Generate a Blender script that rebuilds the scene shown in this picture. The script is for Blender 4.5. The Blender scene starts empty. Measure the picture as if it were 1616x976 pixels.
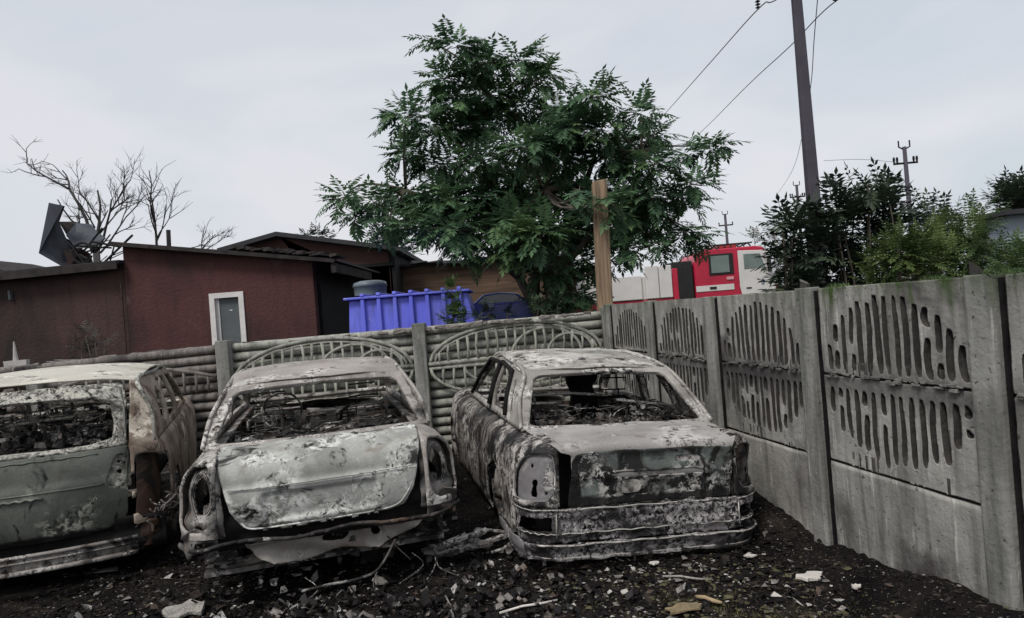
import bpy, math, random
import numpy as np
from mathutils import Vector, Matrix, noise as mnoise
rnd = random.Random(7)
SC = bpy.context.scene
COL = SC.collection
R = math.radians

# ------------------------------------------------------------------ camera
CAM_H, ROLL, PITCH, FPX = 1.75, R(4.4), R(0.31), 1050.0
cam = bpy.data.objects.new('camera', bpy.data.cameras.new('camera'))
COL.objects.link(cam); SC.camera = cam
cam.data.sensor_width = 36.0
cam.data.lens = 36.0 * FPX / 1616.0
cam.data.clip_start = 0.05; cam.data.clip_end = 3000
_r = Vector((math.cos(ROLL), 0, -math.sin(ROLL)))
_u = Vector((math.sin(ROLL), 0, math.cos(ROLL)))
_f = Vector((0, 1, 0))
_pm = Matrix.Rotation(PITCH, 3, 'X')
_r, _u, _f = _pm @ _r, _pm @ _u, _pm @ _f
cam.matrix_world = Matrix(((_r.x, _u.x, -_f.x, 0), (_r.y, _u.y, -_f.y, 0), (_r.z, _u.z, -_f.z, CAM_H), (0, 0, 0, 1)))

def at(px, py, Y):
    """world point seen at photo pixel (px, py) at distance Y"""
    d = _r * ((px - 808) / FPX) + _u * ((488 - py) / FPX) + _f
    d = d * (Y / d.y)
    return Vector((d.x, d.y, CAM_H + d.z))
def on_ground(px, py, z0=0.0):
    d = _r * ((px - 808) / FPX) + _u * ((488 - py) / FPX) + _f
    k = (z0 - CAM_H) / d.z
    return Vector((d.x * k, d.y * k, z0))

# ------------------------------------------------------------------ sky, sun, exposure
W = bpy.data.worlds.new('World'); SC.world = W; W.use_nodes = True
nt = W.node_tree; nt.nodes.clear()
SUN_EL, SUN_AZ = R(52), R(215)          # azimuth clockwise from +Y
out = nt.nodes.new('ShaderNodeOutputWorld'); bg = nt.nodes.new('ShaderNodeBackground')
sky = nt.nodes.new('ShaderNodeTexSky'); sky.sky_type = 'NISHITA'; sky.sun_disc = False
sky.sun_elevation = SUN_EL; sky.sun_rotation = SUN_AZ; sky.air_density = 1.2; sky.dust_density = 3
tc = nt.nodes.new('ShaderNodeTexCoord')
mp = nt.nodes.new('ShaderNodeMapping'); mp.inputs['Scale'].default_value = (1.0, 1.0, 2.6); mp.inputs['Rotation'].default_value = (0.2, 0.5, 0.3)
nz = nt.nodes.new('ShaderNodeTexNoise'); nz.inputs['Scale'].default_value = 1.9; nz.inputs['Detail'].default_value = 4; nz.inputs['Distortion'].default_value = 0.5
nt.links.new(tc.outputs['Generated'], mp.inputs['Vector']); nt.links.new(mp.outputs['Vector'], nz.inputs['Vector'])
cr = nt.nodes.new('ShaderNodeValToRGB')
cr.color_ramp.elements[0].position = 0.36; cr.color_ramp.elements[0].color = (5.8, 6.25, 6.8, 1)
cr.color_ramp.elements[1].position = 0.60; cr.color_ramp.elements[1].color = (7.15, 7.15, 7.5, 1)
nt.links.new(nz.outputs['Fac'], cr.inputs['Fac'])
mx = nt.nodes.new('ShaderNodeMix'); mx.data_type = 'RGBA'; mx.inputs[0].default_value = 0.88
nt.links.new(sky.outputs[0], mx.inputs[6]); nt.links.new(cr.outputs[0], mx.inputs[7])
nt.links.new(mx.outputs[2], bg.inputs['Color']); bg.inputs['Strength'].default_value = 0.113
nt.links.new(bg.outputs[0], out.inputs['Surface'])
sl = bpy.data.lights.new('sun', 'SUN'); sl.energy = 2.3; sl.angle = R(18); sl.color = (1.0, 0.96, 0.91)
so = bpy.data.objects.new('sun', sl); COL.objects.link(so)
sd = Vector((math.sin(SUN_AZ) * math.cos(SUN_EL), math.cos(SUN_AZ) * math.cos(SUN_EL), math.sin(SUN_EL)))
so.rotation_euler = (-sd).to_track_quat('-Z', 'Y').to_euler()
SC.view_settings.view_transform = 'Standard'; SC.view_settings.look = 'None'
SC.view_settings.exposure = 0.0; SC.view_settings.gamma = 1.0; SC.view_settings.use_curve_mapping = False
SC.cycles.max_bounces = 5; SC.cycles.diffuse_bounces = 2; SC.cycles.glossy_bounces = 2; SC.cycles.transparent_max_bounces = 6
SC.cycles.use_denoising = True

# ------------------------------------------------------------------ materials
def newmat(name):
    m = bpy.data.materials.new(name); m.use_nodes = True
    n = m.node_tree; b = n.nodes['Principled BSDF']
    return m, n, b
def link(n, a, b): n.links.new(a, b)
def noise_node(n, vec, scale, detail=5, dist=0.0, rough=0.55):
    t = n.nodes.new('ShaderNodeTexNoise'); t.inputs['Scale'].default_value = scale
    t.inputs['Detail'].default_value = detail; t.inputs['Distortion'].default_value = dist; t.inputs['Roughness'].default_value = rough
    link(n, vec, t.inputs['Vector']); return t.outputs['Fac']
def ramp(n, fac, stops, interp='LINEAR'):
    r = n.nodes.new('ShaderNodeValToRGB'); r.color_ramp.interpolation = interp
    e = r.color_ramp.elements
    while len(e) < len(stops): e.new(0.5)
    for el, (p, c) in zip(e, stops):
        el.position = p
        el.color = (c, c, c, 1) if isinstance(c, (int, float)) else (c[0], c[1], c[2], 1)
    link(n, fac, r.inputs['Fac']); return r.outputs[0]
def mixc(n, fac, a, b):
    m = n.nodes.new('ShaderNodeMix'); m.data_type = 'RGBA'
    for s, v in ((0, fac), (6, a), (7, b)):
        if isinstance(v, (int, float)): m.inputs[s].default_value = v
        elif isinstance(v, tuple): m.inputs[s].default_value = (v[0], v[1], v[2], 1)
        else: link(n, v, m.inputs[s])
    return m.outputs[2]
def vec_of(n, seed=0.0, scale=(1, 1, 1), coord='Object'):
    t = n.nodes.new('ShaderNodeTexCoord'); m = n.nodes.new('ShaderNodeMapping')
    m.inputs['Location'].default_value = (seed * 3.1, seed * 1.7, seed * 2.3); m.inputs['Scale'].default_value = scale
    link(n, t.outputs[coord], m.inputs['Vector']); return m.outputs['Vector']
def bump(n, b, h, strength, dist=0.02):
    k = n.nodes.new('ShaderNodeBump'); k.inputs['Strength'].default_value = strength; k.inputs['Distance'].default_value = dist
    link(n, h, k.inputs['Height']); link(n, k.outputs[0], b.inputs['Normal'])

def burnt(name, light, mid, dark=(0.012, 0.011, 0.011), rust=(0.10, 0.055, 0.035), soot=0.35, flake=0.4, rusty=0.3, seed=0.0, spec=(0.62, 0.6, 0.57), rough=0.62, fs=22, scorch=()):
    """burnt sheet metal: ash-bleached paint, soot patches, rust bloom, flaked scabs"""
    m, n, b = newmat(name)
    v = vec_of(n, seed)
    A = noise_node(n, v, 1.7, 6, 0.8)
    c = mixc(n, ramp(n, A, [(0.36, 0.0), (0.62, 1.0)]), mid, light)
    g = noise_node(n, v, 60, 3, 0.0, 0.7)
    c = mixc(n, ramp(n, g, [(0.3, 0.35), (0.7, 0.0)]), c, tuple(x * 0.45 for x in mid))
    Rn = noise_node(n, vec_of(n, seed + 5), 3.1, 7, 1.2)
    c = mixc(n, ramp(n, Rn, [(0.66 - 0.32 * rusty, 0.0), (0.80 - 0.3 * rusty, 0.9)]), c, rust)
    S = noise_node(n, vec_of(n, seed + 9), 2.6, 9, 1.6, 0.62)
    k = 0.70 - 0.36 * soot
    c = mixc(n, ramp(n, S, [(k, 0.0), (k + 0.05, 0.92)]), c, dark)
    Fk = noise_node(n, vec_of(n, seed + 2), fs * .95, 8, 0.45, 0.74)
    Fm = noise_node(n, vec_of(n, seed + 3), 2.2, 3, 0.5)
    mask = ramp(n, Fm, [(0.62 - 0.3 * flake, 0.0), (0.72 - 0.3 * flake, 1.0)])
    fl = ramp(n, Fk, [(0.41, 1.0), (0.45, 0.0), (0.495, 0.0), (0.515, 0.95), (0.60, 0.8), (0.64, 0.0)])
    mm = n.nodes.new('ShaderNodeMath'); mm.operation = 'MULTIPLY'; link(n, mask, mm.inputs[0]); link(n, fl, mm.inputs[1])
    c = mixc(n, mm.outputs[0], c, ramp(n, Fk, [(0.45, tuple(dark)), (0.50, spec)]))
    F2 = noise_node(n, vec_of(n, seed + 4), fs * 3.0, 5, 0.9, 0.6)
    m2 = ramp(n, noise_node(n, vec_of(n, seed + 6), 4.5, 4, 0.6), [(0.66 - 0.28 * flake, 0.0), (0.74 - 0.28 * flake, 1.0)])
    f2 = ramp(n, F2, [(0.41, 0.9), (0.44, 0.0), (0.53, 0.0), (0.55, 0.9), (0.60, 0.9), (0.62, 0.0)])
    q2 = n.nodes.new('ShaderNodeMath'); q2.operation = 'MULTIPLY'; link(n, m2, q2.inputs[0]); link(n, f2, q2.inputs[1])
    c = mixc(n, q2.outputs[0], c, ramp(n, F2, [(0.48, tuple(dark)), (0.50, spec)]))
    S2 = noise_node(n, vec_of(n, seed + 14), 1.9, 9, 0.9, 0.66)
    k2 = 0.69 - 0.27 * soot
    c = mixc(n, ramp(n, S2, [(k2, 0.0), (k2 + 0.035, 0.55), (k2 + 0.09, 0.95)]), c, dark)
    for ax, cen, wid in scorch:                       # soot baked on along seams the fire came through
        t_ = n.nodes.new('ShaderNodeTexCoord'); sp_ = n.nodes.new('ShaderNodeSeparateXYZ'); link(n, t_.outputs['Object'], sp_.inputs[0])
        wob = n.nodes.new('ShaderNodeMath'); wob.operation = 'MULTIPLY_ADD'; link(n, noise_node(n, v, 5.5, 7, .8, .65), wob.inputs[0]); wob.inputs[1].default_value = wid * 2.4; link(n, sp_.outputs[ax], wob.inputs[2])
        sb = n.nodes.new('ShaderNodeMath'); sb.operation = 'SUBTRACT'; link(n, wob.outputs[0], sb.inputs[0]); sb.inputs[1].default_value = cen + wid * 1.2
        ab = n.nodes.new('ShaderNodeMath'); ab.operation = 'ABSOLUTE'; link(n, sb.outputs[0], ab.inputs[0])
        mp_ = n.nodes.new('ShaderNodeMapRange'); link(n, ab.outputs[0], mp_.inputs[0]); mp_.inputs[1].default_value = wid * 1.15; mp_.inputs[2].default_value = wid * .7; mp_.inputs[4].default_value = .95
        c = mixc(n, mp_.outputs[0], c, dark)
    link(n, c, b.inputs['Base Color'])
    b.inputs['Roughness'].default_value = rough; b.inputs['Specular IOR Level'].default_value = 0.22
    ad = n.nodes.new('ShaderNodeMath'); ad.operation = 'MULTIPLY_ADD'; link(n, mm.outputs[0], ad.inputs[0]); ad.inputs[1].default_value = 0.5; link(n, S, ad.inputs[2])
    ad2 = n.nodes.new('ShaderNodeMath'); ad2.operation = 'MULTIPLY_ADD'; link(n, g, ad2.inputs[0]); ad2.inputs[1].default_value = 0.25; link(n, ad.outputs[0], ad2.inputs[2])
    bump(n, b, ad2.outputs[0], 0.55, 0.012)
    return m
def simple(name, col, rough=0.7, var=0.35, scale=6, bmp=0.3, metal=0.0, seed=0, stretch=(1, 1, 1), bd=0.01, spec=0.4):
    m, n, b = newmat(name); v = vec_of(n, seed, stretch)
    A = noise_node(n, v, scale, 6, 0.5)
    lo = tuple(x * (1 - var) for x in col); hi = tuple(min(1, x * (1 + var)) for x in col)
    link(n, ramp(n, A, [(0.3, lo), (0.7, hi)]), b.inputs['Base Color'])
    b.inputs['Roughness'].default_value = rough; b.inputs['Metallic'].default_value = metal; b.inputs['Specular IOR Level'].default_value = spec
    if bmp: bump(n, b, noise_node(n, v, scale * 6, 4), bmp, bd)
    return m
def concrete(name, base, dark, seed=0, moss=0.0, soot=0.3, band=0.0):
    m, n, b = newmat(name)
    v = vec_of(n, seed); vs = vec_of(n, seed + 1, (7, 7, 0.7))
    c = ramp(n, noise_node(n, v, 3.0, 8, 0.6), [(0.3, tuple(x * 0.6 for x in base)), (0.7, base)])
    st = noise_node(n, vs, 1.6, 5, 0.4)
    c = mixc(n, ramp(n, st, [(0.46, 0.0), (0.66, 0.75)]), c, dark)
    c = mixc(n, ramp(n, noise_node(n, vs, 3.4, 3, 0.2), [(0.60, 0.0), (0.72, 0.55)]), c, tuple(min(1, x * 1.6) for x in base))
    S = noise_node(n, vec_of(n, seed + 4), 1.1, 7, 1.0)
    c = mixc(n, ramp(n, S, [(0.66 - 0.25 * soot, 0.0), (0.80 - 0.25 * soot, 0.8)]), c, (0.05, 0.045, 0.045))
    if band:                                        # soot blown across the middle of the panels
        t_ = n.nodes.new('ShaderNodeTexCoord'); sp_ = n.nodes.new('ShaderNodeSeparateXYZ'); link(n, t_.outputs['Object'], sp_.inputs[0])
        wob = n.nodes.new('ShaderNodeMath'); wob.operation = 'MULTIPLY_ADD'; link(n, noise_node(n, v, 4.0, 7, .8, .65), wob.inputs[0]); wob.inputs[1].default_value = .32; link(n, sp_.outputs['Z'], wob.inputs[2])
        sb = n.nodes.new('ShaderNodeMath'); sb.operation = 'SUBTRACT'; link(n, wob.outputs[0], sb.inputs[0]); sb.inputs[1].default_value = 1.12 + .16
        ab = n.nodes.new('ShaderNodeMath'); ab.operation = 'ABSOLUTE'; link(n, sb.outputs[0], ab.inputs[0])
        mp_ = n.nodes.new('ShaderNodeMapRange'); link(n, ab.outputs[0], mp_.inputs[0]); mp_.inputs[1].default_value = .15; mp_.inputs[2].default_value = .03; mp_.inputs[4].default_value = band
        c = mixc(n, mp_.outputs[0], c, (0.05, 0.047, 0.047))
    P = noise_node(n, v, 38, 3, 0.5)
    c = mixc(n, ramp(n, P, [(0.30, 0.8), (0.36, 0.0)]), c, (0.05, 0.05, 0.045))
    if moss:
        g = n.nodes.new('ShaderNodeNewGeometry'); sx = n.nodes.new('ShaderNodeSeparateXYZ'); link(n, g.outputs['Position'], sx.inputs[0])
        mn = noise_node(n, vec_of(n, seed + 7, (5, 5, 1.2)), 2.2, 6, 0.4)
        ma = n.nodes.new('ShaderNodeMath'); ma.operation = 'MULTIPLY_ADD'; link(n, mn, ma.inputs[0]); ma.inputs[1].default_value = 0.7; link(n, sx.outputs['Z'], ma.inputs[2])
        c = mixc(n, ramp(n, ma.outputs[0], [(0.0, 0.0), (1.0, 0.0)]), c, c) if False else c
        mr = n.nodes.new('ShaderNodeMapRange'); link(n, ma.outputs[0], mr.inputs[0]); mr.inputs[1].default_value = 1.98; mr.inputs[2].default_value = 2.16; mr.inputs[4].default_value = moss
        c = mixc(n, mr.outputs[0], c, (0.055, 0.085, 0.03))
    link(n, c, b.inputs['Base Color']); b.inputs['Roughness'].default_value = 0.95; b.inputs['Specular IOR Level'].default_value = 0.06
    bump(n, b, noise_node(n, v, 28, 6, 0.4), 0.6, 0.012)
    return m
def leafmat(name, cols, rough=0.55, scale=2.2, trans=0.25):
    m, n, b = newmat(name); v = vec_of(n, 1)
    c = ramp(n, noise_node(n, v, scale, 5, 0.4), [(0.30, cols[0]), (0.5, cols[1]), (0.70, cols[2])])
    link(n, c, b.inputs['Base Color']); b.inputs['Roughness'].default_value = rough; b.inputs['Specular IOR Level'].default_value = 0.16
    t = n.nodes.new('ShaderNodeBsdfTranslucent'); link(n, c, t.inputs['Color'])
    ms = n.nodes.new('ShaderNodeMixShader'); ms.inputs[0].default_value = trans
    link(n, b.outputs[0], ms.inputs[1]); link(n, t.outputs[0], ms.inputs[2]); link(n, ms.outputs[0], n.nodes['Material Output'].inputs['Surface'])
    return m

M = {}
M['soot'] = simple('charred metal', (0.014, 0.013, 0.013), 0.85, 0.5, 9, spec=.1)
M['steel'] = burnt('burnt steel bars', (0.30, 0.28, 0.26), (0.10, 0.09, 0.085), soot=0.5, flake=0.3, rusty=0.35, seed=11)
M['inner'] = burnt('burnt inner sheet', (0.16, 0.15, 0.14), (0.05, 0.045, 0.042), soot=0.6, flake=0.25, rusty=0.4, seed=17)
M['clutter'] = burnt('charred clutter', (0.15, 0.14, 0.13), (0.04, 0.037, 0.035), soot=0.68, flake=0.3, rusty=0.3, seed=13)
M['rustin'] = burnt('rusted wheel housing', (0.085, 0.055, 0.042), (0.04, 0.026, 0.021), soot=0.45, flake=0.1, rusty=0.6, seed=19)

# ------------------------------------------------------------------ mesh helpers
def tag(o, label=None, cat=None, group=None, kind=None):
    if label: o['label'] = label
    if cat: o['category'] = cat
    if group: o['group'] = group
    if kind: o['kind'] = kind
    return o
def empty(name, loc, label, cat, group=None, rot=(0, 0, 0)):
    o = bpy.data.objects.new(name, None); COL.objects.link(o); o.location = loc; o.rotation_euler = rot
    o.empty_display_size = 0.2
    return tag(o, label, cat, group)
class MB:
    def __init__(s): s.v = []; s.f = []; s.mi = []
    def add(s, v, f, mi=0):
        o = len(s.v); s.v.extend([tuple(p) for p in v]); s.f.extend([tuple(i + o for i in q) for q in f]); s.mi.extend([mi] * len(f)); return s
    def box(s, lo, hi, mi=0, j=0.0):
        x0, y0, z0 = lo; x1, y1, z1 = hi
        v = [(x0, y0, z0), (x1, y0, z0), (x1, y1, z0), (x0, y1, z0), (x0, y0, z1), (x1, y0, z1), (x1, y1, z1), (x0, y1, z1)]
        if j: v = [(a + rnd.uniform(-j, j), b + rnd.uniform(-j, j), c + rnd.uniform(-j, j)) for a, b, c in v]
        return s.add(v, [(0, 3, 2, 1), (4, 5, 6, 7), (0, 1, 5, 4), (1, 2, 6, 5), (2, 3, 7, 6), (3, 0, 4, 7)], mi)
    def hexa(s, v, mi=0):
        return s.add(v, [(0, 3, 2, 1), (4, 5, 6, 7), (0, 1, 5, 4), (1, 2, 6, 5), (2, 3, 7, 6), (3, 0, 4, 7)], mi)
    def tube(s, pts, r, n=6, mi=0, close=False, cap=True):
        pts = [Vector(p) for p in pts]; rr = r if isinstance(r, (list, tuple)) else [r] * len(pts)
        N = len(pts); o = len(s.v); prev = None
        for i, p in enumerate(pts):
            if close: t = pts[(i + 1) % N] - pts[i - 1]
            else: t = pts[min(i + 1, N - 1)] - pts[max(i - 1, 0)]
            if t.length < 1e-9: t = Vector((0, 0, 1))
            t.normalize()
            if prev is None:
                a = Vector((0, 0, 1)) if abs(t.z) < 0.9 else Vector((1, 0, 0))
            else: a = prev
            x = a - t * a.dot(t)
            if x.length < 1e-6: x = t.orthogonal()
            x.normalize(); prev = x; y = t.cross(x)
            for k in range(n):
                an = 2 * math.pi * k / n
                s.v.append(tuple(p + (x * math.cos(an) + y * math.sin(an)) * rr[i]))
        for i in range(N if close else N - 1):
            i2 = (i + 1) % N
            for k in range(n):
                k2 = (k + 1) % n
                s.f.append((o + i * n + k, o + i * n + k2, o + i2 * n + k2, o + i2 * n + k)); s.mi.append(mi)
        if cap and not close:
            s.f.append(tuple(o + k for k in reversed(range(n)))); s.mi.append(mi)
            s.f.append(tuple(o + (N - 1) * n + k for k in range(n))); s.mi.append(mi)
        return s
    def prism(s, poly, axis, a, b, mi=0):
        """2D polygon extruded along axis ('x','y','z') from a to b"""
        n = len(poly)
        def P(p, t):
            return {'y': (p[0], t, p[1]), 'x': (t, p[0], p[1]), 'z': (p[0], p[1], t)}[axis]
        v = [P(p, a) for p in poly] + [P(p, b) for p in poly]
        return s.add(v, [tuple(range(n))[::-1], tuple(range(n, 2 * n))] + [(i, (i + 1) % n, n + (i + 1) % n, n + i) for i in range(n)], mi)
    def build(s, name, mats, parent=None, smooth=False, bevel=0.0, wn=False):
        me = bpy.data.meshes.new(name); me.from_pydata(s.v, [], s.f)
        for m in (mats if isinstance(mats, (list, tuple)) else [mats]): me.materials.append(m)
        me.polygons.foreach_set('material_index', s.mi)
        me.update()
        import bmesh
        if len(s.f) < 40000:
            bm = bmesh.new(); bm.from_mesh(me); bmesh.ops.recalc_face_normals(bm, faces=bm.faces); bm.to_mesh(me); bm.free()
        if smooth: me.polygons.foreach_set('use_smooth', [True] * len(me.polygons))
        o = bpy.data.objects.new(name, me); COL.objects.link(o)
        if parent: o.parent = parent
        if bevel:
            b = o.modifiers.new('b', 'BEVEL'); b.width = bevel; b.segments = 2; b.limit_method = 'ANGLE'; b.angle_limit = R(35)
        if wn: o.modifiers.new('w', 'WEIGHTED_NORMAL')
        return o

def chaikin(p, it=2):
    p = [tuple(q) for q in p]
    for _ in range(it):
        q = []
        for i in range(len(p)):
            a, b = p[i], p[(i + 1) % len(p)]
            q.append((a[0] * .75 + b[0] * .25, a[1] * .75 + b[1] * .25)); q.append((a[0] * .25 + b[0] * .75, a[1] * .25 + b[1] * .75))
        p = q
    return p
def rrect(u0, v0, u1, v1, it=2): return chaikin([(u0, v0), ((u0 + u1) / 2, v0), (u1, v0), (u1, (v0 + v1) / 2), (u1, v1), ((u0 + u1) / 2, v1), (u0, v1), (u0, (v0 + v1) / 2)], it)
def circ(u, v, r, n=14): return [(u + r * math.cos(2 * math.pi * k / n), v + r * math.sin(2 * math.pi * k / n)) for k in range(n)]
def sdf(P, poly):
    """positive inside"""
    poly = np.asarray(poly, float); n = len(poly)
    d = np.full(len(P), 1e9); ins = np.zeros(len(P), bool)
    for i in range(n):
        a = poly[i]; b = poly[(i + 1) % n]; e = b - a; L = (e * e).sum()
        if L < 1e-14: continue
        w = P - a; t = np.clip((w @ e) / L, 0, 1)
        q = w - t[:, None] * e; d = np.minimum(d, (q * q).sum(1))
        c = ((a[1] <= P[:, 1]) & (b[1] > P[:, 1])) | ((b[1] <= P[:, 1]) & (a[1] > P[:, 1]))
        if e[1] != 0:
            xi = a[0] + (P[:, 1] - a[1]) / e[1] * e[0]; ins ^= c & (P[:, 0] < xi)
    d = np.sqrt(d); return np.where(ins, d, -d)
def sheet(name, outline, holes, fmap, mat, parent, cell=0.03, thick=0.012, dent=0.004, dscale=5.0, seed=0.0, smooth=True, mirror=False, offset=-1):
    o = np.asarray(outline, float); u0, v0 = o.min(0) - cell; u1, v1 = o.max(0) + cell
    nu = int((u1 - u0) / cell) + 2; nv = int((v1 - v0) / cell) + 2
    U, V = np.meshgrid(u0 + np.arange(nu) * cell, v0 + np.arange(nv) * cell, indexing='ij'); P = np.stack([U.ravel(), V.ravel()], 1)
    def S(P):
        s = sdf(P, outline)
        for h in holes: s = np.minimum(s, -sdf(P, h))
        return s
    s = S(P); e = cell * 0.02
    idx = np.arange(nu * nv).reshape(nu, nv)
    q = np.stack([idx[:-1, :-1], idx[1:, :-1], idx[1:, 1:], idx[:-1, 1:]], -1).reshape(-1, 4)
    pos = (s[q] > 0).sum(1); keep = q[pos >= 2]
    used = np.unique(keep)
    ed = np.sort(np.concatenate([keep[:, [0, 1]], keep[:, [1, 2]], keep[:, [2, 3]], keep[:, [3, 0]]]), 1)
    ue, cnt = np.unique(ed, axis=0, return_counts=True); bv = np.unique(ue[cnt == 1])
    for grp in (bv,):
        pp = P[grp].copy()
        for _ in range(3):
            if not len(pp): break
            s0 = S(pp); gx = (S(pp + [e, 0]) - s0) / e; gy = (S(pp + [0, e]) - s0) / e; g2 = np.maximum(gx * gx + gy * gy, 0.2)
            stp = np.clip(s0, -cell, cell)
            pp[:, 0] -= stp * gx / g2; pp[:, 1] -= stp * gy / g2
        P[grp] = pp
    rm = {int(k): i for i, k in enumerate(used)}
    vs = []
    for k in used:
        p = Vector(fmap(P[k][0], P[k][1]))
        if dent:
            nvv = mnoise.noise_vector(p * dscale + Vector((seed * 7.3, seed, seed * 2.1)))
            p = p + nvv * dent + mnoise.noise_vector(p * dscale * 3.7 + Vector((seed, 3, 1))) * dent * 0.35
        if mirror: p = Vector((-p.x, p.y, p.z))
        vs.append(tuple(p))
    fs = [tuple(rm[int(i)] for i in f) for f in keep]
    if mirror: fs = [f[::-1] for f in fs]
    me = bpy.data.meshes.new(name); me.from_pydata(vs, [], fs); me.materials.append(mat); me.update()
    if smooth: me.polygons.foreach_set('use_smooth', [True] * len(me.polygons))
    ob = bpy.data.objects.new(name, me); COL.objects.link(ob)
    if parent: ob.parent = parent
    if thick:
        so_ = ob.modifiers.new('s', 'SOLIDIFY'); so_.thickness = thick; so_.offset = offset; so_.use_even_offset = False
        ob.modifiers.new('w', 'WEIGHTED_NORMAL')
    return ob
def interp(tab, t):
    """tab rows (t, a, b...) -> tuple"""
    if t <= tab[0][0]: return tab[0][1:]
    for a, b in zip(tab, tab[1:]):
        if t <= b[0]:
            k = (t - a[0]) / (b[0] - a[0]); k2 = k
            return tuple(x + (y - x) * k2 for x, y in zip(a[1:], b[1:]))
    return tab[-1][1:]
def smoothpath(pts, n=8):
    """Catmull-Rom through points"""
    P = [Vector(p) for p in pts]; o = []
    for i in range(len(P) - 1):
        a = P[max(i - 1, 0)]; b = P[i]; c = P[i + 1]; d = P[min(i + 2, len(P) - 1)]
        for k in range(n):
            t = k / n
            o.append(0.5 * ((2 * b) + (c - a) * t + (2 * a - 5 * b + 4 * c - d) * t * t + (3 * b - a - 3 * c + d) * t ** 3))
    o.append(P[-1]); return o
def arclen(pts):
    t = 0; o = [(0.0,) + tuple(pts[0])]
    for a, b in zip(pts, pts[1:]):
        t += (Vector(b) - Vector(a)).length; o.append((t,) + tuple(b))
    return o
def E(x, y, z): return (x, y, z)
#@@SPLIT setting
# ================================================================== burnt cars
class Body:
    def __init__(s, hw, rc, prof, L, tail=None):
        """prof rows (inset_side, inset_tail, z) from sill to shoulder"""
        s.hw, s.rc, s.L = hw, rc, L; s.x0 = hw - rc; s.arc = rc * math.pi / 2
        t = 0; tab = []
        for i, p in enumerate(prof):
            if i: t += math.hypot(p[0] - prof[i - 1][0], p[2] - prof[i - 1][2])
            tab.append((t, p[0], p[1], p[2]))
        s.tab = tab; s.vmax = t
        s.tail = tail or (lambda z: 0.0)
    def v(s, z):
        for a, b in zip(s.tab, s.tab[1:]):
            if z <= b[3]: return a[0] + (b[0] - a[0]) * (z - a[3]) / max(b[3] - a[3], 1e-6)
        return s.vmax
    def u(s, y): return s.x0 + s.arc + y - s.rc
    def wrap(s, u, v, extra=0.0):
        au = abs(u); sg = 1 if u >= 0 else -1
        si, ti, z = interp(s.tab, v)
        a = min(max((au - s.x0) / s.rc, 0), math.pi / 2); k = math.sin(a)
        ins = ti * (1 - k) + si * k + extra; r = s.rc - ins
        if au <= s.x0: x = au; y = ins
        elif au <= s.x0 + s.arc: x = s.x0 + r * math.sin(a); y = s.rc - r * math.cos(a)
        else:
            x = s.x0 + r; y = s.rc + au - s.x0 - s.arc
            f = max(0, (y - (s.L - 0.9)) / 0.9); x -= 0.16 * f * f
        return (sg * x, y + s.tail(z) * (1 - k), z)

def seat_frame(parent, x, y, z0, h, w, mat, head=True):
    b = MB(); lean = 0.16
    def P(dx, t): return (x + dx, y - lean * t, z0 + h * t)
    b.tube([P(-w / 2, 0), P(-w / 2, .5), P(-w / 2 * .86, .9), P(-w / 4, 1), P(w / 4, 1), P(w / 2 * .86, .9), P(w / 2, .5), P(w / 2, 0)], 0.016, 6)
    for k in range(9):
        t = 0.1 + k * 0.1
        b.tube([P(-w / 2 * .95, t), P(-w / 5, t + .02), P(0, t - .02), P(w / 5, t + .02), P(w / 2 * .95, t)], 0.006, 4)
    for k in range(-2, 3): b.tube([P(k * w / 6, .05), P(k * w / 6 + .01, .95)], 0.006, 4)
    # cushion pan and springs
    b.box((x - w / 2, y - 0.02, z0 - 0.05), (x + w / 2, y + 0.45, z0 - 0.01))
    for k in range(6): b.tube([(x - w / 2 + .03, y + .05 + .07 * k, z0 + .02), (x, y + .05 + .07 * k, z0 + .05), (x + w / 2 - .03, y + .05 + .07 * k, z0 + .02)], 0.007, 4)
    o = b.build('seat_frame', mat, parent, True)
    if head:
        c = MB(); hw, hh = 0.12, 0.11; zt = z0 + h
        q = [(x - hw, y - lean - .02, zt + .07), (x + hw, y - lean - .02, zt + .07), (x + hw, y - lean - .03, zt + .07 + hh), (x - hw, y - lean - .03, zt + .07 + hh)]
        c.tube(q, 0.008, 5, close=True)
        for sx in (-.06, .06): c.tube([(x + sx, y - lean, zt - .03), (x + sx, y - lean - .02, zt + .08)], 0.006, 5)
        c.build('headrest_frame', mat, o, True)
    return o

def wheel(parent, x, y, z, r, side, mat, name='wheel_rim'):
    b = MB(); n = 28
    prof = [(0.10, -.02), (0.16, -.05), (r * .72, -.04), (r * .80, .0), (r * .80, -.17), (r * .95, -.18), (r * .95, -.19), (r * .76, -.19), (r * .74, -.02), (r * .70, -.07), (.1, -.07)]
    vs = []; fs = []
    for k in range(n):
        a = 2 * math.pi * k / n
        for (rr, d) in prof: vs.append((x + side * d, y + rr * math.cos(a), z + rr * math.sin(a)))
    m = len(prof)
    for k in range(n):
        for i in range(m - 1):
            fs.append((k * m + i, k * m + i + 1, ((k + 1) % n) * m + i + 1, ((k + 1) % n) * m + i))
    b.add(vs, fs)
    for k in range(5):
        a = 2 * math.pi * k / 5 + .3
        b.tube([(x, y + .03 * math.cos(a), z + .03 * math.sin(a)), (x + side * .0, y + r * .74 * math.cos(a), z + r * .74 * math.sin(a))], [.05, .03], 6)
    return b.build(name, mat, parent, True)

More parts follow.
